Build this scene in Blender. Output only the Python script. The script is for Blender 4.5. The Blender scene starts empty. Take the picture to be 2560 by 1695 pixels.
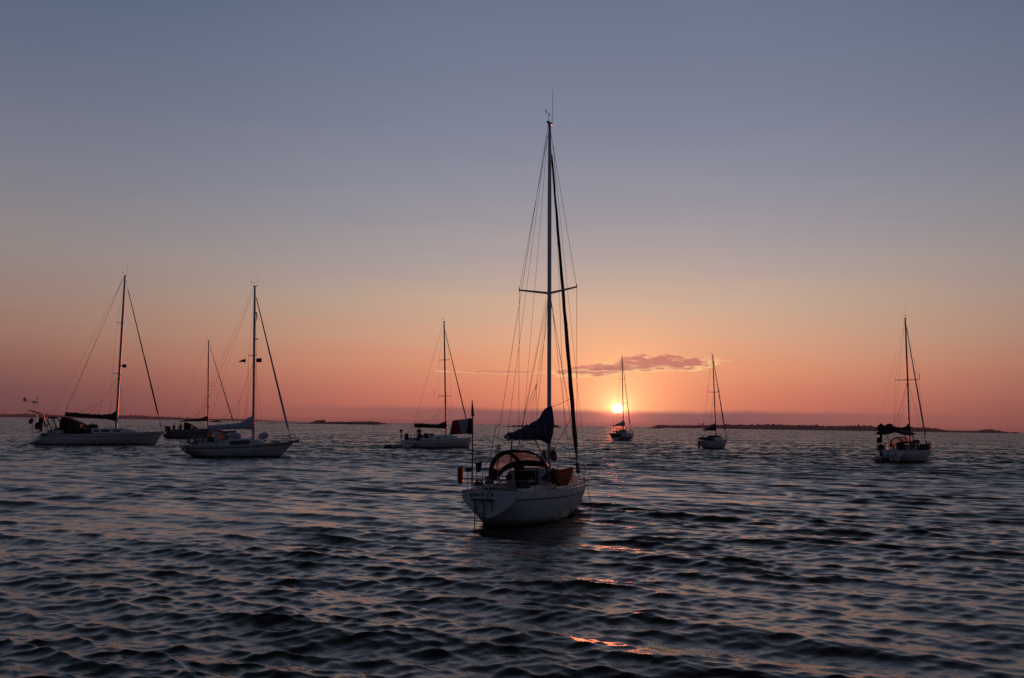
import bpy, math, random
import numpy as np
from mathutils import Vector, Matrix, Euler
random.seed(7)
R = math.radians
C = bpy.context.scene
COL = C.collection

# ------------------------------------------------------------------ camera
CAM_H, LENS_PX = 3.0, 2489.0
PITCH, ROLL = math.atan((1061-847.5)/LENS_PX), math.atan(.0155)
cd = bpy.data.cameras.new('camera'); cam = bpy.data.objects.new('camera', cd); COL.objects.link(cam)
cd.sensor_width = 36; cd.lens = 36*LENS_PX/2560; cd.clip_start = .1; cd.clip_end = 90000
f_ = Vector((0, math.cos(PITCH), math.sin(PITCH))); u_ = Vector((0, -math.sin(PITCH), math.cos(PITCH))); r_ = Vector((1, 0, 0))
r2 = math.cos(ROLL)*r_ + math.sin(ROLL)*u_; u2 = -math.sin(ROLL)*r_ + math.cos(ROLL)*u_
cam.matrix_world = Matrix(((r2.x, u2.x, -f_.x, 0), (r2.y, u2.y, -f_.y, 0), (r2.z, u2.z, -f_.z, CAM_H), (0, 0, 0, 1)))
C.camera = cam

# ------------------------------------------------------------------ render / exposure
C.view_settings.view_transform = 'Standard'; C.view_settings.look = 'None'
C.view_settings.exposure = 0; C.view_settings.gamma = 1
C.render.engine = 'CYCLES'
C.cycles.use_denoising = False; C.cycles.use_adaptive_sampling = False
C.cycles.max_bounces = 6; C.cycles.glossy_bounces = 4; C.cycles.transparent_max_bounces = 12
C.cycles.sample_clamp_indirect = 3; C.cycles.sample_clamp_direct = 3
C.cycles.caustics_reflective = False; C.cycles.caustics_refractive = False

def lin(c, a=1.0):
    f = lambda v: (v/255/12.92) if v/255 <= .04045 else ((v/255+.055)/1.055)**2.4
    return (f(c[0]), f(c[1]), f(c[2]), a)

# ------------------------------------------------------------------ node expression helper
class X:
    """a float socket with operators"""
    def __init__(s, nt, v): s.nt, s.v = nt, v
    def op(s, o, *a, clamp=False):
        n = s.nt.nodes.new('ShaderNodeMath'); n.operation = o; n.use_clamp = clamp
        for i, q in enumerate((s,)+a):
            q = q.v if isinstance(q, X) else q
            if isinstance(q, (int, float)): n.inputs[i].default_value = q
            else: s.nt.links.new(q, n.inputs[i])
        return X(s.nt, n.outputs[0])
    def __add__(s, b): return s.op('ADD', b)
    def __sub__(s, b): return s.op('SUBTRACT', b)
    def __mul__(s, b): return s.op('MULTIPLY', b)
    def __truediv__(s, b): return s.op('DIVIDE', b)
    __radd__ = __add__; __rmul__ = __mul__
    def rsub(s, a): return X(s.nt, a).op('SUBTRACT', s)
    def pow(s, b): return s.op('POWER', b)
    def abs(s): return s.op('ABSOLUTE')
    def exp(s): return s.op('EXPONENT')
    def step(s, a, b):
        n = s.nt.nodes.new('ShaderNodeMapRange'); n.interpolation_type = 'SMOOTHSTEP'
        s.nt.links.new(s.v, n.inputs['Value'])
        n.inputs['From Min'].default_value = a; n.inputs['From Max'].default_value = b
        return X(s.nt, n.outputs['Result'])
def noise(nt, vec, scale, detail=3, rough=.5):
    n = nt.nodes.new('ShaderNodeTexNoise'); n.inputs['Scale'].default_value = scale
    n.inputs['Detail'].default_value = detail; n.inputs['Roughness'].default_value = rough
    nt.links.new(vec, n.inputs['Vector']); return X(nt, n.outputs['Fac'])
def comb(nt, x, y, z):
    n = nt.nodes.new('ShaderNodeCombineXYZ')
    for i, q in enumerate((x, y, z)):
        q = q.v if isinstance(q, X) else q
        if isinstance(q, (int, float)): n.inputs[i].default_value = q
        else: nt.links.new(q, n.inputs[i])
    return n.outputs[0]
def mixc(nt, fac, a, b, mode='MIX'):
    n = nt.nodes.new('ShaderNodeMix'); n.data_type = 'RGBA'; n.blend_type = mode; n.clamp_factor = True
    for i, q in ((0, fac), (6, a), (7, b)):
        q = q.v if isinstance(q, X) else q
        if isinstance(q, (int, float)): n.inputs[i].default_value = q
        elif isinstance(q, tuple): n.inputs[i].default_value = q
        else: nt.links.new(q, n.inputs[i])
    return n.outputs[2]

# ------------------------------------------------------------------ sky and sun
SUN_AZ, SUN_EL = 6.12, 1.0
w = bpy.data.worlds.new('World'); C.world = w; w.use_nodes = True
nt = w.node_tree; nt.nodes.clear(); L = nt.links.new
out = nt.nodes.new('ShaderNodeOutputWorld'); bg = nt.nodes.new('ShaderNodeBackground'); L(bg.outputs[0], out.inputs[0])
tc = nt.nodes.new('ShaderNodeTexCoord'); sp = nt.nodes.new('ShaderNodeSeparateXYZ'); L(tc.outputs['Generated'], sp.inputs[0])
dx, dy, dz = (X(nt, sp.outputs[i]) for i in range(3))
el = dz.op('ARCSINE')*57.29578
az = dx.op('ARCTAN2', dy)*57.29578
da = az - SUN_AZ
ada = da.abs()
wisp = noise(nt, comb(nt, az*.045, el*.5, 0), 1.6, 5, .55)
wob = noise(nt, comb(nt, az*.02, el*.12, 4.2), 1.3, 3)
elw = el + (wisp-.5)*1.7*(el*.2).op('MINIMUM', 1.0) + (wob-.5)*1.2*(el*.12).op('MINIMUM', 1.0)
def ramp(stops):
    n = nt.nodes.new('ShaderNodeValToRGB'); cr = n.color_ramp; cr.interpolation = 'B_SPLINE' if False else 'LINEAR'
    fac = (elw+2)*(1/92.0); fac = fac.pow(.5)       # finer near the horizon
    L(fac.v, n.inputs[0])
    for i, (e, c) in enumerate(stops):
        p = ((e+2)/92.0)**.5
        if i < 2: s = cr.elements[i]; s.position = p
        else: s = cr.elements.new(p)
        s.color = lin(c)
    return n.outputs[0]
near = ramp([(-1.8, (30, 24, 28)), (0, (196, 110, 95)), (1, (205, 117, 99)), (2, (217, 131, 107)), (3.4, (224, 151, 119)), (5, (216, 166, 137)), (7, (200, 172, 152)),
             (9.5, (173, 162, 161)), (13, (147, 148, 161)), (17, (127, 134, 154)), (24, (107, 118, 142)), (32, (87, 92, 110)), (50, (52, 56, 67)), (90, (34, 38, 50))])
far = ramp([(-1.8, (22, 20, 26)), (0, (104, 70, 73)), (1.5, (122, 81, 80)), (3, (146, 101, 91)), (4.5, (156, 118, 105)), (6, (156, 128, 118)), (9, (148, 137, 135)),
            (13, (127, 128, 141)), (17, (110, 116, 135)), (22, (90, 104, 128)), (32, (74, 82, 100)), (50, (50, 54, 65)), (90, (34, 38, 50))])
back = ramp([(-1.8, (14, 15, 19)), (0, (46, 51, 66)), (5, (57, 60, 75)), (12, (62, 67, 85)), (25, (58, 67, 88)), (50, (42, 47, 60)), (90, (34, 38, 50))])
side = ada + da.op('MAXIMUM', 0.0)*.12
sky = mixc(nt, side.step(4, 36), near, far)
sky = mixc(nt, ada.step(34, 95), sky, back)
# the physical sky, low sun, as a share of the whole
nis = nt.nodes.new('ShaderNodeTexSky'); nis.sky_type = 'NISHITA'; nis.sun_disc = False
nis.sun_elevation = R(SUN_EL); nis.sun_rotation = R(SUN_AZ); nis.dust_density = 4; nis.air_density = 1.4; nis.ozone_density = 2
nisb = mixc(nt, 1.0, nis.outputs[0], (.10, .10, .10, 1), 'MULTIPLY')
sky = mixc(nt, .06, sky, nisb)
# glow of the low sun in the air
de = el - SUN_EL
g = (da*da + de*de*1.15).pow(.5)
def addc(base, amt, col): return mixc(nt, 1.0, base, mixc(nt, amt, (0, 0, 0, 1), col), 'ADD')
sky = addc(sky, (g*-.23).exp(), (.36, .125, .02, 1))
sky = addc(sky, (g*-.62).exp(), (1.15, .62, .23, 1))
# thin streak of cloud above the sun, edges lit from below
def cloud(base, a0, e0, wa, we, tilt, seed, k):
    u = (az - a0)*(1/wa); v = (el - e0 - (az-a0)*tilt)*(1/we)
    n1 = noise(nt, comb(nt, az*.75, el*2.6, seed), 1.7, 6, .60)
    d = ((u*u + v*v).rsub(1.0)) + (n1-.5)*3.0
    body = d.step(.05, .75)*k
    rim = d.step(-.35, .05)*(d.step(.15, .7).rsub(1.0))
    low = v.step(.75, -.35)
    base = mixc(nt, rim*(low*.95+.10)*k, base, lin((255, 200, 142)))
    return mixc(nt, body*.78, base, lin((188, 110, 105)))
sky = cloud(sky, 8.4, 3.62, 3.3, .50, .015, 3.1, 1.0)
sky = cloud(sky, 4.9, 3.20, 2.4, .36, .06, 8.3, .95)
sky = cloud(sky, 6.2, 3.30, 2.6, .16, .05, 12.3, .7)
sky = cloud(sky, -.9, 3.0, 3.2, .10, .0, 5.7, .45)
# haze bank lying on the horizon
bt = noise(nt, comb(nt, az*.25, 0, 1.5), 1.0, 3)
bank = (el - (bt-.5)*.35).step(1.06, .70)
bank = bank*(ada.step(23, 4)*.84+.06)
bcol = mixc(nt, ada.step(2, 30), lin((127, 87, 92)), lin((104, 74, 79)))
sky = mixc(nt, bank, sky, bcol)
sky = addc(sky, (g*-1.0).exp()*bank, (.90, .13, .085, 1))
# the sun's disc, its foot dimmed in the bank
disc = g.step(.37, .19)*el.step(.70, .86)
sky = addc(sky, (g*-3.2).exp()*el.step(.45, .85), (4.2, 1.25, .50, 1))
sky = addc(sky, disc, (2.6, 2.3, 1.8, 1))
L(sky, bg.inputs[0]); bg.inputs[1].default_value = 1.0

sl = bpy.data.lights.new('sun', 'SUN'); sun = bpy.data.objects.new('sun', sl); COL.objects.link(sun)
sl.energy = 2.6; sl.angle = R(.53); sl.color = (1, .15, .05)
sd = Vector((math.sin(R(SUN_AZ))*math.cos(R(SUN_EL)), math.cos(R(SUN_AZ))*math.cos(R(SUN_EL)), math.sin(R(SUN_EL))))
sun.rotation_euler = sd.to_track_quat('Z', 'Y').to_euler(); sun.location = (30, 60, 40)

# ------------------------------------------------------------------ materials
def mat(name, col, rough=.5, metal=0, var=.12, vscale=3.0, bump=0, bscale=30, alpha=1, trans=0, spec=.5):
    m = bpy.data.materials.new(name); m.use_nodes = True; t = m.node_tree; b = t.nodes['Principled BSDF']
    tcn = t.nodes.new('ShaderNodeTexCoord'); n = noise(t, tcn.outputs['Object'], vscale, 4, .6)
    c0 = tuple(v*(1-var) for v in col[:3])+(1,); c1 = tuple(min(1, v*(1+var)) for v in col[:3])+(1,)
    t.links.new(mixc(t, n.step(.3, .7), c0, c1), b.inputs['Base Color'])
    t.links.new((n*.25+(rough-.12)).v, b.inputs['Roughness'])
    b.inputs['Metallic'].default_value = metal; b.inputs['Specular IOR Level'].default_value = spec
    if bump:
        bn = t.nodes.new('ShaderNodeBump'); bn.inputs['Strength'].default_value = bump; bn.inputs['Distance'].default_value = .02
        t.links.new(noise(t, tcn.outputs['Object'], bscale, 3).v, bn.inputs['Height']); t.links.new(bn.outputs[0], b.inputs['Normal'])
    if trans:      # thin see-through vinyl or cloth
        o = t.nodes['Material Output']; tr = t.nodes.new('ShaderNodeBsdfTransparent'); tl = t.nodes.new('ShaderNodeBsdfTranslucent')
        tr.inputs[0].default_value = col[:3]+(1,) if alpha < 1 else (1, 1, 1, 1); tl.inputs[0].default_value = col[:3]+(1,)
        m1 = t.nodes.new('ShaderNodeMixShader'); m1.inputs[0].default_value = trans
        t.links.new(b.outputs[0], m1.inputs[1]); t.links.new((tr if alpha < 1 else tl).outputs[0], m1.inputs[2])
        last = m1
        if alpha < 1:
            m2 = t.nodes.new('ShaderNodeMixShader'); m2.inputs[0].default_value = alpha
            t.links.new(tl.outputs[0], m2.inputs[1]); t.links.new(m1.outputs[0], m2.inputs[2]); last = m2
        t.links.new(last.outputs[0], o.inputs[0])
    return m
M = {}
M['gelcoat'] = mat('white_gelcoat', (.60, .61, .62), .36, var=.09, vscale=1.1)
M['greyhull'] = mat('grey_painted_hull', (.16, .17, .18), .4, var=.08)
def stain():      # weed line and brown water stains low on the white topsides, with faint runs below the deck edge
    m = M['gelcoat']; t = m.node_tree; b = t.nodes['Principled BSDF']; tcn = t.nodes.new('ShaderNodeTexCoord')
    s_ = t.nodes.new('ShaderNodeSeparateXYZ'); t.links.new(tcn.outputs['Object'], s_.inputs[0]); z = X(t, s_.outputs[2])
    mp = t.nodes.new('ShaderNodeMapping'); mp.inputs['Scale'].default_value = (5, 5, .35); t.links.new(tcn.outputs['Object'], mp.inputs[0])
    n = noise(t, tcn.outputs['Object'], 2.2, 5, .65); runs = noise(t, mp.outputs[0], 2.0, 3, .6)
    old = b.inputs['Base Color'].links[0].from_socket
    c = mixc(t, (z - n*.22).step(.13, -.02)*.75, old, (.10, .085, .045, 1))
    c = mixc(t, runs.step(.60, .75)*z.step(1.2, .7)*.30, c, (.30, .27, .22, 1))
    t.links.new(c, b.inputs['Base Color'])
stain()
M['deck'] = mat('deck_paint', (.5, .5, .48), .6, var=.08, vscale=4)
M['teak'] = mat('teak', (.16, .085, .04), .6, var=.3, vscale=14)
M['antifoul'] = mat('dark_antifouling', (.012, .014, .02), .7, var=.4, vscale=5)
M['stripe'] = mat('navy_stripe', (.012, .015, .03), .4)
M['alu'] = mat('anodised_aluminium', (.42, .43, .45), .42, metal=.75, var=.06)
M['steel'] = mat('stainless_steel', (.28, .28, .28), .25, metal=.95, var=.05)
M['wire'] = mat('rigging_wire', (.12, .11, .11), .5, metal=.4)
M['rope'] = mat('rope', (.06, .05, .045), .8, var=.3, vscale=30)
M['navy'] = mat('navy_canvas', (.032, .026, .085), .85, var=.25, vscale=6, bump=.5, bscale=14)
M['black'] = mat('black_canvas', (.010, .010, .013), .85, var=.3, vscale=5, bump=.5, bscale=12)
M['maroon'] = mat('maroon_sunstrip', (.055, .016, .014), .8, var=.3, vscale=5, bump=.5, bscale=8)
M['palecanvas'] = mat('pale_canvas', (.42, .46, .54), .8, var=.15, vscale=4, bump=.6, bscale=9)
M['sailwhite'] = mat('sailcloth', (.5, .47, .44), .8, var=.12, bump=.4, bscale=8)
M['glass'] = mat('dark_glass', (.008, .009, .012), .12, var=.1)
M['vinyl'] = mat('clear_vinyl', (.70, .56, .51), .3, var=.06, alpha=.84, trans=.92)
M['orange'] = mat('orange_cloth', (.46, .125, .012), .8, var=.22, vscale=7, bump=.4, bscale=10, trans=.35)
M['red'] = mat('red_foam', (.20, .022, .016), .6, var=.2)
M['flagred'] = mat('flag_red', (.30, .016, .02), .8, trans=.15)
M['flagwhite'] = mat('flag_white', (.34, .35, .41), .8, trans=.12)
M['flagblue'] = mat('flag_blue', (.012, .016, .06), .8, trans=.15)
M['rubber'] = mat('grey_inflatable_rubber', (.23, .24, .25), .55, var=.1)
M['plastic'] = mat('black_plastic', (.012, .012, .014), .45)
M['wood'] = mat('varnished_wood', (.10, .035, .015), .35, var=.3, vscale=9)
M['dim'] = mat('cabin_shade', (.01, .008, .007), .8)  # near-black colour stands for the shade inside the companionways
M['cloth'] = mat('dark_clothes', (.015, .016, .02), .85, var=.3)
M['skin'] = mat('skin', (.32, .19, .13), .55)
M['yellow'] = mat('yellow_webbing', (.40, .30, .03), .7)
M['solar'] = mat('solar_panel', (.01, .012, .025), .2)
M['rock'] = mat('dark_rock', (.045, .040, .036), .9, var=.5, vscale=.05)
M['land'] = mat('heath_and_rock', (.060, .055, .042), .95, var=.4, vscale=.02)
M['bark'] = mat('bark', (.05, .035, .025), .9)
M['leaf'] = mat('pine_foliage', (.030, .045, .022), .9, var=.4, vscale=1)

# ------------------------------------------------------------------ mesh helper
class MB:
    def __init__(s): s.v, s.f = [], []
    def add(s, v, f):
        o = len(s.v); s.v += [tuple(q) for q in v]; s.f += [tuple(i+o for i in q) for q in f]; return s
    def grid(s, fn, nu, nv, close_u=False, close_v=False):
        v = [fn(i/(nu if close_u else nu-1), j/(nv if close_v else nv-1)) for i in range(nu) for j in range(nv)]
        f = []
        for i in range(nu if close_u else nu-1):
            for j in range(nv if close_v else nv-1):
                a, b = i, (i+1) % nu; c, d = j, (j+1) % nv
                f.append((a*nv+c, b*nv+c, b*nv+d, a*nv+d))
        return s.add(v, f)
    def tube(s, pts, r, n=8, caps=True, sx=1, sy=1):
        pts = [Vector(p) for p in pts]; rs = r if isinstance(r, (list, tuple)) else [r]*len(pts)
        rings = []; up = None
        for i, p in enumerate(pts):
            t = (pts[min(i+1, len(pts)-1)] - pts[max(i-1, 0)]).normalized()
            if up is None: up = Vector((0, 1, 0)) if abs(t.y) < .9 else Vector((1, 0, 0))
            a = (up - t*up.dot(t)).normalized(); b = t.cross(a); up = a
            rings.append([p + (a*math.cos(2*math.pi*k/n)*sx + b*math.sin(2*math.pi*k/n)*sy)*rs[i] for k in range(n)])
        v = [q for rg in rings for q in rg]; f = []
        for i in range(len(pts)-1):
            for k in range(n): f.append((i*n+k, i*n+(k+1) % n, (i+1)*n+(k+1) % n, (i+1)*n+k))
        if caps: f.append(tuple(range(n))[::-1]); f.append(tuple((len(pts)-1)*n+k for k in range(n)))
        return s.add(v, f)
    def line(s, a, b, r, n=6, sag=0, k=2):
        a, b = Vector(a), Vector(b); k = max(k, 2 if not sag else 9)
        return s.tube([a.lerp(b, i/(k-1)) - Vector((0, 0, sag*4*(i/(k-1))*(1-i/(k-1)))) for i in range(k)], r, n)
    def box(s, c, d, rot=(0, 0, 0), bev=.12):
        c = Vector(c); m = Euler(rot).to_matrix(); hx, hy, hz = d[0]/2, d[1]/2, d[2]/2; b = bev*min(d)
        prof = [(-hx+b, -hy), (hx-b, -hy), (hx, -hy+b), (hx, hy-b), (hx-b, hy), (-hx+b, hy), (-hx, hy-b), (-hx, -hy+b)]
        v = []
        for z, k in ((-hz, 1), (-hz+b, 0), (hz-b, 0), (hz, 1)):
            for (x, y) in prof:
                if k: x -= math.copysign(min(b, abs(x)), x); y -= math.copysign(min(b, abs(y)), y)
                v.append(c + m @ Vector((x, y, z)))
        f = [tuple(range(8))[::-1], tuple(range(24, 32))]
        for i in range(3):
            for k in range(8): f.append((i*8+k, i*8+(k+1) % 8, (i+1)*8+(k+1) % 8, (i+1)*8+k))
        return s.add(v, f)
    def ball(s, c, d, nu=16, nv=10, p=1.0, jit=0, rot=(0, 0, 0)):
        c = Vector(c); m = Euler(rot).to_matrix(); rnd = random.Random(int(abs(c.x*91+c.z*37)*100)+nu)
        v = []; f = []
        sg = lambda a: math.copysign(abs(a)**p, a)
        for j in range(1, nv):
            t = math.pi*j/nv
            for i in range(nu):
                a = 2*math.pi*i/nu; k = 1+rnd.uniform(-jit, jit)
                v.append(c + m @ Vector((d[0]/2*sg(math.sin(t))*sg(math.cos(a))*k, d[1]/2*sg(math.sin(t))*sg(math.sin(a))*k, d[2]/2*sg(math.cos(t))*k)))
        n0 = len(v); v.append(c + m @ Vector((0, 0, d[2]/2))); v.append(c + m @ Vector((0, 0, -d[2]/2)))
        for j in range(nv-2):
            for i in range(nu): f.append((j*nu+i, (j+1)*nu+i, (j+1)*nu+(i+1) % nu, j*nu+(i+1) % nu))
        for i in range(nu):
            f.append((n0, i, (i+1) % nu)); f.append((n0+1, (nv-2)*nu+(i+1) % nu, (nv-2)*nu+i))
        return s.add(v, f)
    def ring(s, c, R0, r, rot=(0, 0, 0), n=20, a0=0, a1=360, k=8, sx=1.0):
        m = Euler(rot).to_matrix(); c = Vector(c); full = a1-a0 >= 360
        pts = [c + m @ Vector((R0*sx*math.cos(R(a0+(a1-a0)*i/n)), R0*math.sin(R(a0+(a1-a0)*i/n)), 0)) for i in range(n+1)]
        return s.tube(pts, r, k, caps=not full)
    def build(s, name, m, parent=None, smooth=True, origin=None, thick=0, sub=0):
        me = bpy.data.meshes.new(name); v = s.v
        if origin is not None: v = [tuple(Vector(q)-Vector(origin)) for q in v]
        me.from_pydata(v, [], s.f); me.update()
        me.materials.append(M[m] if isinstance(m, str) else m)
        if smooth:
            me.polygons.foreach_set('use_smooth', [True]*len(me.polygons))
            try: me.set_sharp_from_angle(angle=R(38))
            except Exception: pass
        o = bpy.data.objects.new(name, me); COL.objects.link(o)
        if parent is not None: o.parent = parent
        if thick: q = o.modifiers.new('thickness', 'SOLIDIFY'); q.thickness = thick; q.offset = 0
        if sub: q = o.modifiers.new('smooth', 'SUBSURF'); q.levels = sub; q.render_levels = sub
        return o
def tag(o, label=None, cat=None, group=None, kind=None):
    if label: o['label'] = label
    if cat: o['category'] = cat
    if group: o['group'] = group
    if kind: o['kind'] = kind
    return o
def empty(name, loc, rot=(0, 0, 0)):
    o = bpy.data.objects.new(name, None); COL.objects.link(o); o.location = loc; o.rotation_euler = rot; o.empty_display_size = .3; return o
def on(boat, name, base):
    """an Empty standing at point base of a boat, turned with it: a thing of its own that rides on the boat"""
    mw = Matrix.LocRotScale(boat.location, boat.rotation_euler, (1, 1, 1))
    return empty(name, mw @ Vector(base), boat.rotation_euler)

# ------------------------------------------------------------------ water
def water():
    rng = np.random.default_rng(11)
    A = np.radians(np.linspace(-46, 46, 1250))
    r = [3.0]
    while r[-1] < 12000:
        q = r[-1]; r.append(q*(1+(0.0060 if q < 9 else .0034 if q < 130 else .0050 if q < 260 else .016 if q < 1500 else .06)))
    r = np.array(r); nr, na = len(r), len(A)
    RR, AA = np.meshgrid(r, A, indexing='ij')
    X0 = (RR*np.sin(AA)).astype(np.float32).ravel(); Y0 = (RR*np.cos(AA)).astype(np.float32).ravel(); R0 = RR.astype(np.float32).ravel()
    dr = np.gradient(r); sp_ = np.repeat(np.maximum(dr, r*(A[1]-A[0])).astype(np.float32), na)
    # slow gusts modulate the small waves
    def lowf(seed, lam):
        g_ = np.random.default_rng(seed); s = np.zeros_like(X0)
        for _ in range(7):
            th = g_.uniform(0, 2*np.pi); k = 2*np.pi/(lam*g_.uniform(.6, 1.7)); s += np.sin(k*(X0*np.cos(th)*.6+Y0*np.sin(th))+g_.uniform(0, 6.28)).astype(np.float32)
        return s/2.6
    gust = np.clip(1+.32*lowf(3, 14)+.22*lowf(4, 40), .4, 1.8)
    # the water lies calmer in the lee of the near hull
    ux, uy = -.10, -.995; px_, py_ = X0-.9, Y0-32.0; al = px_*ux+py_*uy; ac = px_*uy-py_*ux
    calm = 1-.80*np.clip(al/3, 0, 1)*np.clip((14-al)/9, 0, 1)*np.exp(-(ac/(2.0+.02*al))**4)
    Z = np.zeros_like(X0); DX = np.zeros_like(X0); DY = np.zeros_like(X0)
    N = 124; lam = np.geomspace(.12, 6.0, N); base = R(180+27)      # the waves run towards the camera and a little left
    for l in lam:
        l = l*rng.uniform(.94, 1.06); k = 2*np.pi/l
        th = base + rng.normal(0, R(10 if l > 2.5 else 16 if l > 1.2 else 22 if l > .45 else 34))
        dxn, dyn = math.sin(th), math.cos(th)
        s2 = .00052*min(1, (l/.34)**1.0)*(1.0 if l < .8 else (.8/l)**1.1)
        a = math.sqrt(2*s2)/k
        wgt = np.clip((l/sp_-2.0)/2.0, 0, 1)
        if l < 1.6: wgt = wgt*gust
        wgt = wgt*(calm if l < 1.5 else .5+.5*calm)
        ph = k*(X0*dxn+Y0*dyn)+rng.uniform(0, 6.28)
        Z += wgt*a*np.cos(ph); sn = wgt*(1.3*a)*np.sin(ph)
        DX -= dxn*sn; DY -= dyn*sn
    co = np.stack([X0+DX, Y0+DY, Z], 1).astype(np.float32)
    ii = (np.arange(nr-1)[:, None]*na + np.arange(na-1)[None, :]).ravel()
    fc = np.stack([ii, ii+1, ii+na+1, ii+na], 1).astype(np.int32)
    me = bpy.data.meshes.new('water'); me.vertices.add(len(co)); me.vertices.foreach_set('co', co.ravel())
    me.loops.add(fc.size); me.loops.foreach_set('vertex_index', fc.ravel())
    me.polygons.add(len(fc)); me.polygons.foreach_set('loop_start', np.arange(0, fc.size, 4, dtype=np.int32))
    me.polygons.foreach_set('use_smooth', np.ones(len(fc), dtype=bool)); me.update(calc_edges=True)
    m = bpy.data.materials.new('sea_water'); m.use_nodes = True; t = m.node_tree; b = t.nodes['Principled BSDF']
    b.inputs['Base Color'].default_value = (.0060, .0055, .0050, 1); b.inputs['IOR'].default_value = 1.333
    tcn = t.nodes.new('ShaderNodeTexCoord')
    mp = t.nodes.new('ShaderNodeMapping'); mp.vector_type = 'TEXTURE'; mp.inputs['Rotation'].default_value = (0, 0, R(-27)); mp.inputs['Scale'].default_value = (1.15, .85, 1)
    t.links.new(tcn.outputs['Object'], mp.inputs[0])
    sx = t.nodes.new('ShaderNodeSeparateXYZ'); t.links.new(tcn.outputs['Object'], sx.inputs[0])
    xx, yy = X(t, sx.outputs[0]), X(t, sx.outputs[1]); dist = (xx*xx+yy*yy).pow(.5)
    h = noise(t, mp.outputs[0], 8, 4, .6)*.007 + noise(t, mp.outputs[0], 27, 2, .5)*.0035
    bn = t.nodes.new('ShaderNodeBump'); bn.inputs['Distance'].default_value = 1; bn.inputs['Strength'].default_value = .8
    t.links.new(h.v, bn.inputs['Height'])
    # wavelets too fine for the mesh far out: slopes of the surface itself, steeper on the lee side (the wind's direction)
    def chan(scale, det):
        n = t.nodes.new('ShaderNodeTexNoise'); n.inputs['Scale'].default_value = scale; n.inputs['Detail'].default_value = det; t.links.new(mp.outputs[0], n.inputs['Vector'])
        q = t.nodes.new('ShaderNodeSeparateColor'); t.links.new(n.outputs['Color'], q.inputs[0]); return X(t, q.outputs[0])-.5, X(t, q.outputs[1])-.5
    a1, b1 = chan(.75, 2); a2, b2 = chan(2.0, 2); a3, b3 = chan(.07, 2)
    far_ = dist.step(25, 150); bias = dist.step(22, 115)
    lee = (a1*1.9+a2*1.1+a3*.8)*far_ + bias*.19; acr = (b1*1.1+b2*.8)*far_
    cw, sw = math.cos(R(27)), math.sin(R(27))
    off = comb(t, lee*(-sw)+acr*cw, lee*(-cw)+acr*(-sw), 0)
    va = t.nodes.new('ShaderNodeVectorMath'); va.operation = 'ADD'; t.links.new(bn.outputs[0], va.inputs[0]); t.links.new(off, va.inputs[1])
    vn = t.nodes.new('ShaderNodeVectorMath'); vn.operation = 'NORMALIZE'; t.links.new(va.outputs[0], vn.inputs[0]); t.links.new(vn.outputs[0], b.inputs['Normal'])
    t.links.new((dist.step(12, 90)*.13+.08).v, b.inputs['Roughness'])
    me.materials.append(m)
    o = bpy.data.objects.new('water', me); COL.objects.link(o)
    tag(o, 'rippled dusk sea reaching to the horizon under the boats', 'water', kind='structure')
water()

# ------------------------------------------------------------------ sailing boats
def arc(a, b, n): return [a+(b-a)*i/(n-1) for i in range(n)]
class Hull:
    """half-beam, sheer and section curves of one hull; x forward, y to port, z up, origin on the waterline under the transom"""
    def __init__(s, Lh, hb, wt, fs, fb, sag=.06, tr=0, br=.9, zt=.25, um=.45, dk=.45, pe=.62, be=2.25):
        s.be = be
        s.L, s.hb, s.wt, s.fs, s.fb, s.sag, s.tr, s.br, s.zt, s.um, s.dk, s.pe = Lh, hb, wt, fs, fb, sag, tr, br, zt, um, dk, pe
    def b(s, u):
        if u < s.um: return s.wt/2 + (s.hb-s.wt/2)*math.sin(math.pi/2*u/s.um)
        t = (u-s.um)/(1-s.um); return max(.012, s.hb*(1-t**s.be))
    def sh(s, u): return s.fs+(s.fb-s.fs)*u - s.sag*4*u*(1-u)
    def zk(s, u):
        if u < .3: return s.zt+(-s.dk-s.zt)*(1-(1-u/.3)**1.8)
        if u > .75: return -s.dk+(s.dk-.25)*((u-.75)/.25)**2
        return -s.dk
    def x(s, u, z):
        xs = -s.tr*(1-z/s.fs)*(1-u); xe = s.L - s.br*(1-z/s.fb)**1.15 if z < s.fb else s.L
        return xs+u*(xe-max(0, 0))
    def y(s, u, z):
        a, k = s.sh(u), s.zk(u); q = min(1, max(0, (a-z)/(a-k))); pe = s.pe+(.22 if u < .15 else 0)*(1-u/.15 if u < .15 else 0)
        q2 = 2.1-.55*max(0, (u-.5)/.5)
        return s.b(u)*max(0, 1-q**q2)**(pe+.25*max(0, (u-.55)/.45))
    def pt(s, u, z, side, off=0):
        y = s.y(u, z)+off; return (s.x(u, z), side*y, z)
    def at(s, x):            # station for a length along the deck
        return min(1, max(0, x/s.L))
    def edge(s, x, inset=.06):
        u = s.at(x); return s.b(u)-inset, s.sh(u)
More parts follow.
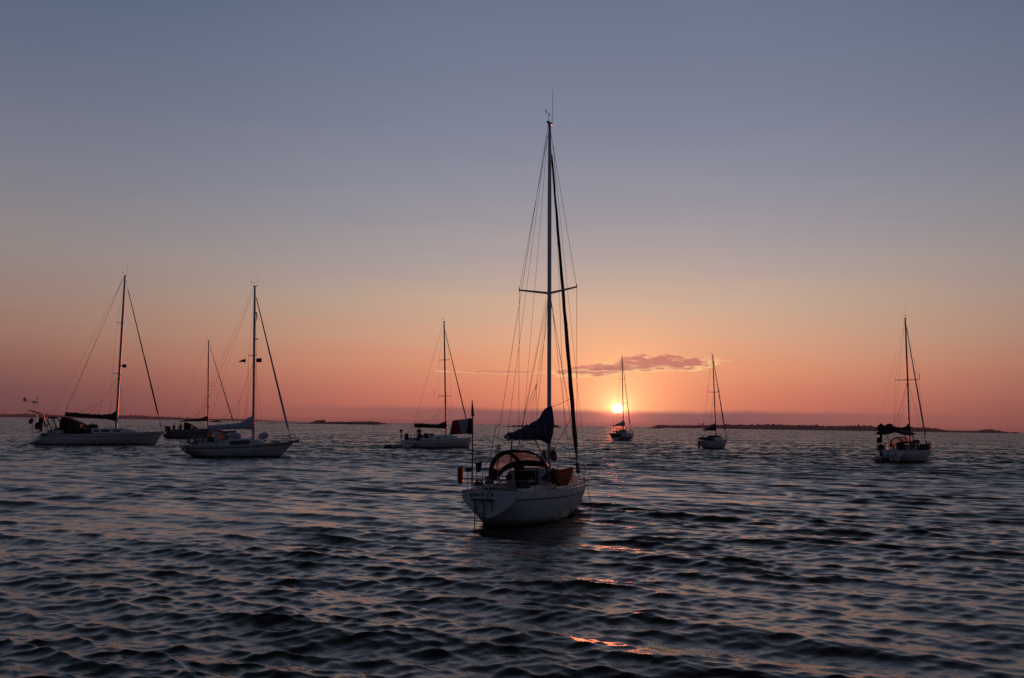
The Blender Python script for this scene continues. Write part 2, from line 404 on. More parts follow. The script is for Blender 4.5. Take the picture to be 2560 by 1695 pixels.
def build_hull(root, H, hullmat='gelcoat', stripe=None, rail='teak', cockpit=None, deckmat='deck', boot=.10):
    us = arc(0, 1, 40)
    zl = lambda u: min(H.sh(u)-.02, max(boot, H.zk(u)))
    top, bot, tra = MB(), MB(), MB()
    for sd in (1, -1):
        top.grid(lambda a, c: H.pt(a, H.sh(a)+(zl(a)-H.sh(a))*c, sd), 40, 16)
        bot.grid(lambda a, c: H.pt(a, zl(a)+(H.zk(a)-zl(a))*c, sd), 40, 8)
    hull = top.build('hull', hullmat, root); bot.build('antifouling', 'antifoul', root)
    n = 14; vv = []
    zt = [H.sh(0)+(H.zk(0)-H.sh(0))*i/(n-1) for i in range(n)]
    for z in zt:
        y = H.y(0, z); cam_ = .05*(1-i/(n-1)) if False else 0
        vv += [(H.x(0, z)-.004, y*k, z+(.05*(1-k*k) if z == zt[0] else 0)) for k in (1, .5, 0, -.5, -1)]
    tra.add(vv, [(i*5+j, i*5+j+1, (i+1)*5+j+1, (i+1)*5+j) for i in range(n-1) for j in range(4)])
    tra.build('transom', hullmat, root)
    if stripe:
        st = MB()
        for sd in (1, -1): st.grid(lambda a, c: H.pt(.015+a*.965, H.sh(.015+a*.965)-stripe[0]-c*stripe[1], sd, .006), 40, 3)
        st.build('stripe', stripe[2] if len(stripe) > 2 else 'stripe', root)
    rl = MB()
    for sd in (1, -1): rl.tube([(H.x(a, H.sh(a)), sd*(H.b(a)-.01), H.sh(a)+.01) for a in us], .022, 6)
    rl.build('toe_rail', rail, root)
    dk = MB(); cp = cockpit
    def dpt(a, c):
        k = c*2-1; x = H.L*a; z = H.sh(a)+.05*(1-k*k)-.012; y = (H.b(a)-.012)*k
        if cp and cp[0] < x < cp[1] and abs(y) < cp[2]: z -= .42
        return (x+(0.003 if a == 0 else 0), y, z)
    dk.grid(dpt, 90, 41); dk.build('deck', deckmat, root)
    return hull
def coachroof(root, H, x0, x1, w0, w1, h, wins=(), aft=0, m='gelcoat', nose=1.2):
    """a cabin top from x0 to x1, half widths w0 to w1, height h, rounding down to the foredeck"""
    def prof(x):
        t = (x-x0)/(x1-x0); hh = h*(1 if t < 1-nose/(x1-x0) else max(0.0, 1-((t-(1-nose/(x1-x0)))/(nose/(x1-x0)))**1.9)); return w0+(w1-w0)*t**1.5, hh
    def fn(a, c):
        x = x0+(x1-x0)*a; wd, hh = prof(x); z0 = H.sh(H.at(x))
        k = c*2-1; s = abs(k)
        if s > .72: q = (s-.72)/.28; y = wd*(.86+.14*q); z = z0+hh*(1-q)-.03*q
        else: q = s/.72; y = wd*.86*q; z = z0+hh+.07*(1-q*q)*min(1, hh/h+.05)
        return (x, math.copysign(y, k), z)
    b = MB().grid(fn, 30, 23)
    e = [fn(0, j/22) for j in range(23)]; b.add(e+[(x0, e[-1][1], e[-1][2]), (x0, e[0][1], e[0][2])], [tuple(range(23))])
    cr = b.build('coachroof', m, root)
    for (a0, a1, zb, zt) in wins:
        for sd in (1, -1):
            def wf(a, c):
                x = a0+(a1-a0)*a; wd, hh = prof(x); z0 = H.sh(H.at(x)); rr = (1-abs(2*a-1)**6)**.3 if 0 < a < 1 else .25
                q = (zb+(zt-zb)*(.5+(c-.5)*rr)); y = wd*(1-.14*q)
                return (x, sd*(y+.008), z0+hh*q-.03*(1-q)+.002)
            MB().grid(wf, 13, 3).build('window', 'glass', cr)
    return cr
def spars(root, H, P):
    mx, mz, tx, tz = P['mast']; r = P.get('mr', .075)
    lean = lambda z: (mx+(tx-mx)*(z-mz)/(tz-mz), 0, z)
    zs = arc(mz, tz, 14)
    mast = MB().tube([lean(z) for z in zs], [r*(1 if z < tz-.25*(tz-mz) else 1-.28*(z-(tz-.25*(tz-mz)))/(.25*(tz-mz))) for z in zs], 12, sx=1, sy=1.25).build('mast', 'alu', root)
    # masthead
    hd = MB().box((tx, 0, tz+.02), (.34, .1, .07)); hd.build('masthead_crane', 'alu', mast)
    if P.get('ant', 1): MB().tube([(tx+.2, 0, tz), (tx+.21, 0, tz+.1), (tx+.24, 0, tz+P.get('antl', 1.2))], [.012, .009, .005], 5).build('radio_antenna', 'plastic', mast)
    wv = MB().line((tx-.1, 0, tz), (tx-.1, 0, tz+.3), .007, 5).line((tx-.32, 0, tz+.33), (tx+.06, 0, tz+.29), .007, 5)
    wv.add([(tx-.36, .004, tz+.42), (tx-.24, .004, tz+.32), (tx-.36, .004, tz+.28), (tx-.36, -.004, tz+.42), (tx-.24, -.004, tz+.32), (tx-.36, -.004, tz+.28)], [(0, 1, 2), (5, 4, 3), (0, 3, 4, 1), (1, 4, 5, 2), (2, 5, 3, 0)])
    for a in (0, 120, 240): wv.ball((tx-.1+.07*math.cos(R(a)), .07*math.sin(R(a)), tz+.31), (.035, .035, .03), 8, 5)
    wv.build('wind_sensor', 'plastic', mast)
    for (z, hs, dz, sweep) in P['spr']:
        c = lean(z)
        for sd in (1, -1):
            s = MB().tube([(c[0], sd*r*.6, z), (c[0]-sweep, sd*hs, z+dz)], [.035, .024], 8, sx=.7, sy=1.2)
            s.line((c[0]-sweep, sd*hs, z+dz-.05), (c[0]-sweep, sd*hs, z+dz+.09), .018, 6); s.build('spreader', 'alu', mast)
    wr = P.get('wr', .006)
    for sd in (1, -1):      # cap shrouds, lowers
        z, hs, dz, sweep = P['spr'][0]; ey, ez = H.edge(mx-.1, .04)
        pts = [(tx, sd*.04, tz-.3)] + [(lean(q[0])[0]-q[3], sd*q[1], q[0]+q[2]) for q in P['spr'][::-1]] + [(mx-.12, sd*ey, ez)]
        MB().tube(pts, wr, 5).build('shroud', 'wire', root)
        for dxx in (.55, -.6):
            ey2, ez2 = H.edge(mx+dxx, .05); c = lean(z-.15)
            MB().line((c[0], sd*.05, z-.15), (mx+dxx, sd*ey2, ez2), wr, 5).build('shroud', 'wire', root)
    MB().line((tx-.12, 0, tz-.05), (P.get('bsx', .1), 0, H.fs+.05), wr, 5).build('backstay', 'wire', root)
    # forestay and furled headsail
    fh = Vector((tx+.06, 0, P.get('fz', tz-.25))); ft = Vector((P['tack'][0], 0, P['tack'][1]))
    MB().line(fh, ft, wr*1.2, 5).build('forestay', 'wire', root)
    fr = P.get('fr', .06); t0, t1 = P.get('furl', (.06, .93)); n = 40; rnd = random.Random(int(tz*100))
    pts, rs = [], []
    for i in range(n):
        t = i/(n-1); q = fh.lerp(ft, t0+(t1-t0)*t)
        pts.append(q+Vector((.005*math.sin(i*1.9), .005*math.cos(i*1.3), 0)))
        rs.append(fr*min(1, .42+.75*t)*(1+.05*math.sin(i*.9)+rnd.uniform(-.03, .03))*(1 if t < .93 else max(.22, (1-t)/.07)))
    MB().tube(pts, rs, 9).build('furled_headsail', P.get('fmat', 'maroon'), root)
    d = fh.lerp(ft, .955); e = fh.lerp(ft, .985)
    MB().tube([d, d.lerp(e, .15), d.lerp(e, .2), d.lerp(e, .8), d.lerp(e, .85), e], [.05, .11, .06, .06, .11, .05], 12).build('furling_drum', 'plastic', root)
    # boom and stowed mainsail
    bx, bz, by = P['boom']; gz = P['goose']; c = lean(gz)
    B0, B1 = Vector((c[0]-.1, 0, gz)), Vector((bx, by, bz))
    MB().tube([B0, B1], [.07, .062], 10, sx=.8, sy=1.2).build('boom', 'alu', root)
    hs = P['cover']; cw = P.get('cw', .14); rnd = random.Random(int(bx*77)+5); m = P.get('cmat', 'navy')
    ax = (B1-B0); sdv = Vector((-ax.y, ax.x, 0)).normalized()
    def cf(a, k):
        t = a; i = t*(len(hs)-1); j = min(int(i), len(hs)-2); hh = hs[j]+(hs[j+1]-hs[j])*(i-j)
        q = B0+ax*(t*.985); an = 2*math.pi*k; lo = P.get('low', .07)+(P.get('skirt', 0)*max(0, 1-t/.16) if t < .16 else 0)
        wz = hh*(math.sin(an)*.5+.5)**.9 if math.sin(an) > -1 else 0
        up = -lo+(hh+lo)*(.5+.5*math.sin(an)); wd = cw*math.cos(an)*(1-.45*max(0, math.sin(an)))*(.75+.5*min(1, hh/.6))
        wob_ = .034*math.sin(t*31+k*9)+.026*math.sin(t*57+k*5)+.016*math.sin(t*103-k*13)
        tiltx = P.get('peak', 0)*max(0, up)*max(0, 1-t/.2)
        return q + sdv*(wd+wob_*.6) + Vector((tiltx, 0, up+wob_*.7*(.5+.5*math.sin(an))))
    cb = MB().grid(cf, 46, 18, close_v=True)
    nv = 18; cb.f.append(tuple(range(nv))[::-1]); cb.f.append(tuple(45*nv+k for k in range(nv)))
    cb = cb.build('sail_cover', m, root)
    for t in (.14, .27, .41, .56, .70, .84):      # ties round the cover
        c_ = B0+ax*t; rg = [cf(t, k/18) for k in range(18)]; rg = [q+(q-c_).normalized()*.006 for q in rg]
        MB().tube(rg+[rg[0]], .013, 5, caps=False).build('tie', 'rope', cb)
    # topping lift, lazy lines, vang, sheet
    MB().line((tx-.14, 0, tz-.08), B1+Vector((0, 0, .06)), wr*.8, 5).build('topping_lift', 'rope', root)
    if P.get('lazy', 1):
        zz = P['spr'][0][0]-.25
        for sd in (1, -1):
            k = lean(zz); mid = Vector((k[0], sd*.05, zz)).lerp(B0.lerp(B1, .5), .62)
            mb = MB().line((k[0], sd*.05, zz), mid, wr*.7, 4)
            for t in (.35, .58, .82): mb.line(mid, B0.lerp(B1, t)+sdv*sd*.1+Vector((0, 0, .06)), wr*.7, 4)
            mb.build('lazy_line', 'rope', root)
    MB().line(B0.lerp(B1, .33)-Vector((0, 0, .06)), (mx-.12, 0, mz+.12), .022, 7).build('boom_vang', 'alu', root)
    st = B0.lerp(B1, P.get('sheet', .92)); MB().line(st-Vector((.02, 0, .05)), (st.x-.1, 0, H.fs+.2), .012, 5).line(st-Vector((-.05, 0, .05)), (st.x+.12, .1, H.fs+.2), .012, 5).build('mainsheet', 'rope', root)
    return lean
def rails(root, H, xs, h=.62, lr=.005, bowx=.86, sternx=.16, push=True, pr=.014):
    """pulpit, stanchions, two lifelines each side, pushpit"""
    ub = H.at(H.L*bowx)
    def e(x, i=.07): y, z = H.edge(x, i); return y, z
    L_ = H.L; pts = []
    y0, z0 = e(L_*bowx); y1, z1 = e(L_*.97, .03)
    pb = MB()
    loop = [(L_*bowx, y0, z0+h), (L_*.93, e(L_*.93)[0], z0+h+.03), (L_+.12, .14, z1+h+.05), (L_+.14, 0, z1+h+.05), (L_+.12, -.14, z1+h+.05), (L_*.93, -e(L_*.93)[0], z0+h+.03), (L_*bowx, -y0, z0+h)]
    pb.tube(loop, pr, 6)
    for sd in (1, -1):
        pb.line((L_*bowx, sd*y0, z0), (L_*bowx, sd*y0, z0+h), pr, 6)
        pb.line((L_*.965, sd*max(.05, e(L_*.965, .04)[0]), z1), (L_+.09, sd*.16, z1+h+.05), pr, 6)
        pb.line((L_*bowx, sd*y0, z0+h*.5), (L_*.975+.05, sd*.12, z1+h*.55), pr*.8, 6)
    pb.build('pulpit', 'steel', root)
    for x in xs:
        y, z = e(x)
        for sd in (1, -1): MB().line((x, sd*y, z), (x, sd*y, z+h), pr*.85, 6).build('stanchion', 'steel', root)
    for sd in (1, -1):
        for k in (1, .52):
            ln = [(L_*bowx, sd*y0, z0+h*k)] + [(x, sd*e(x)[0], e(x)[1]+h*k-.01) for x in sorted(xs, reverse=True)] + [(L_*sternx, sd*e(L_*sternx)[0], e(L_*sternx)[1]+h*k)]
            MB().tube(ln, lr, 5).build('lifeline', 'wire', root)
    if push:
        ya, za = e(L_*sternx); yb, zb = e(.12)
        for sd in (1, -1):
            b = MB()
            for k in (1, .52): b.tube([(L_*sternx, sd*ya, za+h*k), (.3, sd*yb, zb+h*k), (.1, sd*yb*.82, zb+h*k), (.08, sd*yb*.30, zb+h*k)], pr, 6)
            for (x, y, z) in ((L_*sternx, ya, za), (.12, yb*.9, zb), (.08, yb*.30, zb)): b.line((x, sd*y, z), (x, sd*y, z+h), pr, 6)
            b.build('pushpit', 'steel', root)
def sprayhood(root, xa, za, wa, xf, zf, wf, zb, m='black', wins=((.06, .36), (.405, .595), (.64, .94)), open_=True, top=.30, wb=(.40, .90)):
    """arched canvas hood: aft hoop at xa, top za, half width wa, feet at zb; front edge at xf, height zf"""
    def fn(a, c):
        th = math.pi*a
        ca, sa = math.cos(th), math.sin(th)
        A = Vector((xa-.10*sa, wa*math.copysign(abs(ca)**.72, ca), zb+(za-zb)*sa**.78))
        F = Vector((xf-(.55*(1-sa)), wf*math.copysign(abs(ca)**.8, ca), zb-.02+(zf-zb+.02)*sa**.6))
        q = A.lerp(F, c); q.z += .30*math.sin(math.pi*min(1, c))*(za-zf)*.55*sa; return q
    nu, nv = 60, 24; pts = [[fn(i/nu, j/nv) for j in range(nv+1)] for i in range(nu+1)]
    body = MB(); ws = [MB() for _ in wins]
    for i in range(nu):
        for j in range(nv):
            a, c = (i+.5)/nu, (j+.5)/nv; tgt = body
            for k, (w0, w1) in enumerate(wins):
                if w0 < a < w1 and wb[0] < c < wb[1]: tgt = ws[k]
            q = [pts[i][j], pts[i+1][j], pts[i+1][j+1], pts[i][j+1]]; tgt.add(q, [(0, 1, 2, 3)])
    def weld(o):
        import bmesh
        bm = bmesh.new(); bm.from_mesh(o.data); bmesh.ops.remove_doubles(bm, verts=bm.verts, dist=.0005); bm.to_mesh(o.data); bm.free()
    o = body.build('sprayhood', m, root, thick=.014); weld(o)
    for k in ws: q = k.build('window', 'vinyl', o); weld(q)
    MB().tube([fn(i/24, 0)+Vector((0, 0, .004)) for i in range(25)], .026, 7).build('hoop', m, o)
    return o
def ringbuoy(boat, base, lab, m='red', rot=(R(90), 0, R(90)), rad=.24, shoe=True, grp='lifebuoys carried on the boats'):
    t = on(boat, 'lifebuoy', base); tag(t, lab, 'lifebuoy', grp)
    MB().ring((0, 0, 0), rad, .075, rot, 24, 130 if shoe else 0, 410 if shoe else 360, 10, .85).build('float_ring', m, t)
    MB().ring((0, 0, 0), rad+.078, .012, rot, 24, 150 if shoe else 0, 390 if shoe else 360, 5, .88).build('grab_line', 'rope', t)
    return t
def dinghy(boat, base, lab, yaw=0, Ld=2.5, wd=1.35, engine=False, m='rubber', r=.2):
    t = on(boat, 'inflatable_dinghy', base); t.rotation_euler = (0, 0, boat.rotation_euler.z+yaw); tag(t, lab, 'dinghy')
    pts = [(-Ld/2, wd/2-r, r)]
    for i in range(9): a = R(90-180*i/8); pts.append((Ld/2-.55+.55*math.cos(a)*1.1, (wd/2-r)*math.sin(a), r+.10*math.cos(a)))
    pts.append((-Ld/2, -wd/2+r, r))
    n = len(pts); full = [pts[0]] + [tuple(Vector(pts[0]).lerp(Vector(pts[1]), k)) for k in (.3, .6)] + pts[1:-1] + [tuple(Vector(pts[-2]).lerp(Vector(pts[-1]), k)) for k in (.4, .7)] + [pts[-1]]
    full = [(-Ld/2-.28, full[0][1], r)] + full + [(-Ld/2-.28, full[-1][1], r)]
    rs = [.05] + [r]*(len(full)-2) + [.05]
    MB().tube(full, rs, 12).build('tube', m, t)
    MB().box((-Ld/2+.05, 0, .24), (.05, wd-2*r-.02, .36)).build('transom', 'plastic', t)
    MB().box((-.1, 0, .10), (Ld-.5, wd-2*r, .05)).build('floor', 'black', t)
    MB().box((0, 0, .32), (.24, wd-r, .04)).build('bench', 'wood', t)
    if engine:
        e = MB().box((-Ld/2-.12, 0, .72), (.26, .24, .3), bev=.25).box((-Ld/2-.08, 0, .3), (.1, .09, .62)).line((-Ld/2-.02, 0, .72), (-Ld/2+.4, .05, .76), .018)
        e.build('outboard_motor', 'plastic', t)
    return t
def person(boat, base, lab, pose='stand', yaw=0, grp=None):
    """one skinned body: pelvis, spine, neck, head, two arms with five-fingered hands, two legs with feet"""
    t = on(boat, 'person', base); t.rotation_euler = (0, 0, boat.rotation_euler.z+yaw); tag(t, lab, 'person', grp)
    V, E_, Rr = [], [], []
    def add(p, r, prev=None):
        V.append(p); Rr.append(r); i = len(V)-1
        if prev is not None: E_.append((prev, i))
        return i
    st = pose == 'stand'; z0 = .92 if st else .52
    pel = add((0, 0, z0), .135); sp1 = add((.01, 0, z0+.2), .128, pel); ch = add((.0, 0, z0+.42), .15, sp1); nk = add((.01, 0, z0+.57), .058, ch); hd0 = add((.03, 0, z0+.66), .085, nk); hd1 = add((.02, 0, z0+.78), .088, hd0); add((.01, 0, z0+.84), .05, hd1)
    for sd in (1, -1):
        hip = add((0, sd*.10, z0-.06), .095, pel)
        if st: kn = add((.03, sd*.14, z0-.46), .062, hip); an = add((-.01, sd*.16, z0-.85), .042, kn)
        else: kn = add((.42, sd*.14, z0-.06), .068, hip); an = add((.40, sd*.13, z0-.46), .044, kn)
        hl = add((V[an][0]+.03, V[an][1], z0-.89 if st else z0-.50), .036, an); add((V[an][0]+.17, V[an][1]+sd*.02, z0-.90 if st else z0-.51), .028, hl)
        shd = add((0, sd*.185, z0+.47), .066, ch)
        if st: elb = add((-.06, sd*.36, z0+.25), .043, shd); wr_ = add((.07, sd*.20, z0+.06), .029, elb)
        else: elb = add((.05, sd*.27, z0+.20), .044, shd); wr_ = add((.27, sd*.18, z0+.09), .029, elb)
        d = Vector(V[wr_])-Vector(V[elb]); d.normalize()
        pm = add(tuple(Vector(V[wr_])+d*.06), .032, wr_); s_ = Vector((0, 0, 1)).cross(d).normalized()
        for q, ln in ((-.027, .055), (-.009, .066), (.009, .062), (.027, .048)):
            k = add(tuple(Vector(V[pm])+d*.035+s_*q), .0095, pm); k2 = add(tuple(Vector(V[k])+d*ln*.5-Vector((0, 0, .008))), .0085, k); add(tuple(Vector(V[k2])+d*ln*.4-Vector((0, 0, .022))), .008, k2)
        k = add(tuple(Vector(V[wr_])+d*.025+s_*.038*sd), .011, wr_); add(tuple(Vector(V[k])+d*.035+s_*.02*sd), .009, k)
    me = bpy.data.meshes.new('body'); me.from_pydata(V, E_, []); me.update()
    o = bpy.data.objects.new('body', me); COL.objects.link(o); o.parent = t
    sk = o.modifiers.new('skin', 'SKIN'); sk.use_smooth_shade = True
    for i, r in enumerate(Rr): me.skin_vertices[0].data[i].radius = (r, r)
    me.skin_vertices[0].data[0].use_root = True
    ss = o.modifiers.new('sub', 'SUBSURF'); ss.levels = 1; ss.render_levels = 1
    me.materials.append(M['cloth'])
    hx = z0+.76; MB().ball((-.01, 0, hx+.035), (.215, .19, .17), 14, 9, jit=.05).build('hair', 'plastic', t)
    # face: nose, eyes, mouth
    f = MB().ball((.115, 0, hx-.03), (.035, .03, .05), 8, 6)
    for sd in (1, -1): f.ball((.10, sd*.034, hx), (.02, .028, .014), 8, 5); f.ball((.02, sd*.093, hx-.02), (.05, .02, .06), 8, 6)
    f.ball((.102, 0, hx-.075), (.02, .05, .012), 8, 5); f.build('face', 'skin', t)
    return t
def flag_on(boat, base, lab, w_, h_, bands, cat='flag', staff=None, taper=1.0, wave=.06, droop=.1, grp=None):
    t = on(boat, cat.replace(' ', '_'), base); tag(t, lab, cat, grp)
    if staff: MB().tube(staff[0], staff[1], 7).build('staff', 'wood', t)
    nb = len(bands)
    for i, m in enumerate(bands):
        def fn(a, c):
            s = (i+a)/nb; hh = h_*(1+(taper-1)*s); mid = -droop*s*s*w_
            return (-w_*s+.02*math.sin(s*7), wave*math.sin(s*8.5+c*1.2)*s**.6, mid+(c-.5)*hh+.03*math.sin(s*5)*h_)
        MB().grid(fn, 14, 12).build('band' if nb > 1 else 'cloth', m, t, thick=.004)
    return t
def bundle(boat, base, name, lab, cat, dims, m, rot=(0, 0, 0), parts=(), p=.8, jit=.05, grp=None):
    t = on(boat, name, base); tag(t, lab, cat, grp)
    MB().ball((0, 0, 0), dims, 18, 12, p, jit, rot).build('body', m, t)
    for nm, mb, mm in parts: mb.build(nm, mm, t)
    return t
def yacht(name, label, pos, heading, heel=0, trim=0):
    t = empty(name, (pos[0], pos[1], 0), (R(heel), R(trim), R(90-heading)))
    return tag(t, label, 'sailboat', 'sailing yachts at anchor')
def hang(boat, name, lab, cat, tl, tr, drop, m, skew=0, wav=.02, grp=None, bot=1.0, thick=.02, round_=0):
    """cloth hung over a line from point tl to tr, falling by drop"""
    tl, tr = Vector(tl), Vector(tr); o = on(boat, name, tl.lerp(tr, .5)); tag(o, lab, cat, grp); c0 = tl.lerp(tr, .5); ax = tr-tl; nrm = Vector((-ax.y, ax.x, 0)).normalized()
    def fn(a, c):
        k = (a-.5)*(1+(bot-1)*c)+.5; d = drop*c*(1-round_*(2*a-1)**2*c)
        q = tl.lerp(tr, k)-c0+nrm*(wav*math.sin(a*13+c*2)*(.3+c)) - Vector((0, 0, d+.03*math.sin(math.pi*a)*(1-c))); return q
    MB().grid(fn, 20, 14).build('cloth', m, o, thick=thick)
    return o

# ---- the near yacht in the middle
def near_yacht():
    b = yacht('sailboat', 'nearest white sailboat with navy sail cover and black sprayhood, seen from its stern', (-.612, 29.331), 25.48, -.445, .446)
    H = Hull(8.015, 1.22, 1.78, 1.026, 1.05, sag=.02, tr=.10, br=1.05, zt=.27, um=.40, dk=.5, pe=.60, be=1.6)
    build_hull(b, H, stripe=(.205, .035), cockpit=(.35, 2.9, .52), rail='gelcoat', boot=.05)
    # cockpit coamings
    for sd in (1, -1):
        MB().grid(lambda a, c: (.45+2.5*a, sd*(.60+.20*c*(1-c)*2+.26*c), 1.03+.02*a+(.13 if .1 < c < .75 else .0)*(min(1, a*5+.25))), 16, 9).build('coaming', 'gelcoat', b)
        MB().tube([(1.35, sd*.74, 1.28), (1.35, sd*.74, 1.33), (1.35, sd*.74, 1.345), (1.35, sd*.74, 1.42)], [.075, .07, .05, .062], 14).build('winch', 'steel', b)
        MB().tube([(2.15, sd*.76, 1.28), (2.15, sd*.76, 1.33), (2.15, sd*.76, 1.345), (2.15, sd*.76, 1.40)], [.06, .055, .04, .05], 14).build('winch', 'steel', b)
    cr = coachroof(b, H, 2.95, 6.4, .92, .36, .50, wins=((3.4, 4.3, .3, .72), (4.5, 5.3, .3, .7)), nose=1.6)
    # companionway: closed panel with the opening's shade in its colour, wooden jambs, washboard, hatch
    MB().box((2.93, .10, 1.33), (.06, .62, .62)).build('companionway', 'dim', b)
    for y in (-.24, .44): MB().box((2.905, y, 1.31), (.05, .07, .70)).build('door_jamb', 'wood', b)
    MB().box((2.885, .10, 1.03), (.04, .60, .12)).box((2.885, .0, 1.30), (.03, .34, .035)).build('washboard', 'wood', b)
    MB().box((2.70, .27, 1.42), (.10, .33, .62), (0, R(-8), 0), .42).build('companionway_cushion', 'black', b)
    MB().box((3.35, .10, 1.63), (1.0, .70, .07)).build('sliding_hatch', 'gelcoat', b)
    for y in (.75, -.55):
        MB().tube([(2.93, y, 1.34), (2.90, y, 1.34)], [.11, .10], 18).build('instrument', 'plastic', b)
    MB().box((2.92, -.62, 1.18), (.05, .3, .12)).build('locker_door', 'gelcoat', b)
    sprayhood(b, 2.02, 2.21, 1.00, 3.12, 1.70, .92, 1.27, wins=((.10, .385), (.43, .66), (.70, .90)), top=.3, wb=(.26, .74))
    # traveller, tiller, cockpit things
    MB().tube([(.15, .0, 1.12), (.6, .02, 1.24), (1.35, .05, 1.36)], [.028, .024, .018], 8).build('tiller', 'wood', b)
    MB().box((.62, 0, 1.10), (.05, 1.2, .05)).build('traveller', 'steel', b)
    MB().line((-.02, -.02, 1.15), (-.075, .03, .84), .022, 8).build('rudder_stock', 'steel', b)
    for y in (.18, -.14): MB().box((-.055, y, .955), (.03, .045, .095), bev=.3).build('transom_vent', 'plastic', b)
    # small dark lettering, unreadable in the photograph, with a round emblem below
    nm = MB()
    x0 = .60
    for i, wd in enumerate((.05, .03, .045, .04, .02, .05, .045)):
        nm.box((-.062, x0-wd/2, .935), (.006, wd*.75, .05)); x0 -= wd+.008
    nm.box((-.066, .53, .875), (.006, .05, .04)); nm.build('name_lettering', 'plastic', b)
    # bathing ladder folded on the transom, lower part in the water
    ld = MB().box((-.17, .11, .80), (.16, .66, .045))
    for y in (.40, -.17): ld.line((-.12, y, .78), (-.115, y*.9-.03, .47), .018, 8)
    ld.line((-.14, .11, .78), (-.115, .1, .60), .016, 8)
    for y in (.37, .07): ld.line((-.13, y, .62), (-.16, y-.01, -.25), .016, 8)
    for z in (.42, .18, -.06): ld.line((-.14, .37, z), (-.14, .07, z), .014, 8)
    ld.build('boarding_ladder', 'plastic', b)
    spars(b, H, dict(mast=(4.46, 1.52, 4.27, 13.31), mr=.066, antl=1.30, spr=[(7.47, 1.05, .135, .16)], wr=.0065, bsx=.06, fz=12.80, tack=(7.1, 1.2),
        fr=.076, furl=(.045, .955), boom=(1.22, 2.62, 0), goose=2.60, cover=[1.08, 1.0, .70, .56, .49, .42, .35, .27, .20, .16, .12], cw=.15, cmat='navy', low=.07, skirt=.14, peak=.16, sheet=.9))
    # boom end cap, white underside of the boom
    MB().box((2.1, 0, 2.535), (1.7, .07, .05)).build('boom_track', 'gelcoat', b)
    rails(b, H, (1.9, 3.3, 4.9), h=.63, lr=.005, bowx=.80, sternx=.14, pr=.011)
    # extra running rigging beside the mast
    for (p0, p1) in (((4.36, -.12, 12.6), (4.6, -.55, 1.55)), ((4.3, -.05, 7.3), (6.4, -.45, 1.10)), ((4.32, .10, 12.9), (4.1, .95, 1.08)), ((4.40, .13, 7.3), (3.9, 1.12, 1.08)), ((4.34, -.06, 12.8), (7.3, -.25, 1.2))):
        MB().line(p0, p1, .005, 5).build('halyard', 'rope', b)
    MB().line((4.35, -.06, 3.62), (6.35, -.0, 4.0), .008, 5, sag=.03).line((4.55, -.1, 2.2), (6.45, 0, 3.35), .011, 5).build('spare_pole_line', 'rope', b)
    # rope coils hanging on the mast
    for (x, y) in ((.95, .82), (1.75, .86), (.8, -.8)):
        c_ = MB()
        for k in range(4): c_.ring((x+.02*k, y, 1.16+.035*k), .15-.012*k, .022, (R(6*k), R(8-5*k), R(40*k)), 16, sx=.8)
        c_.build('coiled_sheet', 'rope', b)
    MB().box((.75, .35, 1.02), (.7, .30, .16), (0, 0, R(12)), .4).build('cockpit_cushion', 'navy', b); MB().box((1.6, -.42, 1.06), (.5, .28, .2), (0, 0, R(-20)), .4).build('cockpit_cushion', 'navy', b)
    rc = MB()
    for k in range(4): rc.ring((4.36, .10+.05*k, 2.02-.03*k), .17+.012*k, .024, (R(80+8*k), R(12*k-18), R(20)), 16, sx=.6)
    for k in range(3): rc.ring((4.42, -.14-.04*k, 2.06-.03*k), .16, .022, (R(95-8*k), R(8*k), R(-10)), 16, sx=.6)
    rc.build('rope_coil', 'rope', b)
    MB().tube([(7.95, 0, .95), (8.12, .02, .72), (8.35, .0, .2), (8.62, .0, -.4)], .014, 6).build('anchor_line', 'rope', b)
    MB().box((7.95, 0, 1.10), (.36, .14, .08)).line((7.7, 0, 1.16), (8.12, 0, 1.02), .026).build('anchor_roller', 'steel', b)
    # grab rails on the roof
    for sd in (1, -1): MB().tube([(3.9, sd*.5, 1.60), (4.0, sd*.5, 1.67), (5.2, sd*.44, 1.62), (5.3, sd*.44, 1.54)], .016, 6).build('grab_rail', 'wood', b)
    # lines hanging at the backstay with a pale ribbon
    MB().tube([(.66, 0, 3.02), (.55, .05, 2.93), (.45, .1, 2.5), (.40, .15, 2.0), (.3, .3, 1.75)], .010, 5).build('backstay_tackle', 'rope', b)
    lp = MB()
    for k in range(3): lp.tube([(.62+.02*k, -.02*k, 2.42), (.56-.02*k, .03, 2.1), (.58, .02, 1.80-.06*k), (.65, -.02, 2.05), (.66, -.03, 2.40)], .009, 5)
    lp.build('rope_loop', 'yellow', b)
    # --- things riding on the near yacht
    t = flag_on(b, (.10, .63, 2.93), 'French tricolour flag on a wooden staff at the stern of the nearest sailboat', 1.14, .48, ('flagblue', 'flagwhite', 'flagred'), staff=([(.06, 0, -1.78), (.05, 0, -.5), (.03, 0, .32)], [.024, .021, .018]), taper=.78, droop=.05, wave=.17)
    q = MB().tube([(.03, 0, .3), (.0, .0, .55), (-.02, .0, .80)], [.05, .034, .008], 7); q.build('rolled_pennant', 'flagred', t)
    ringbuoy(b, (-.02, .93, 1.52), 'dark red horseshoe lifebuoy on the port stern rail of the nearest sailboat', rot=(R(90), 0, R(24)), rad=.225)
    hang(b, 'swimsuit', 'dark swimwear drying on the stern rail right of the flag staff', 'laundry', (.24, .58, 1.86), (.26, .36, 1.90), .30, 'cloth', bot=.6, grp='laundry on the nearest sailboat')
    hang(b, 'wet_cloth', 'narrow dark cloth drying on the stern rail left of the flag staff', 'laundry', (.14, .86, 1.72), (.22, .66, 1.74), .14, 'cloth', bot=.7, grp='laundry on the nearest sailboat')
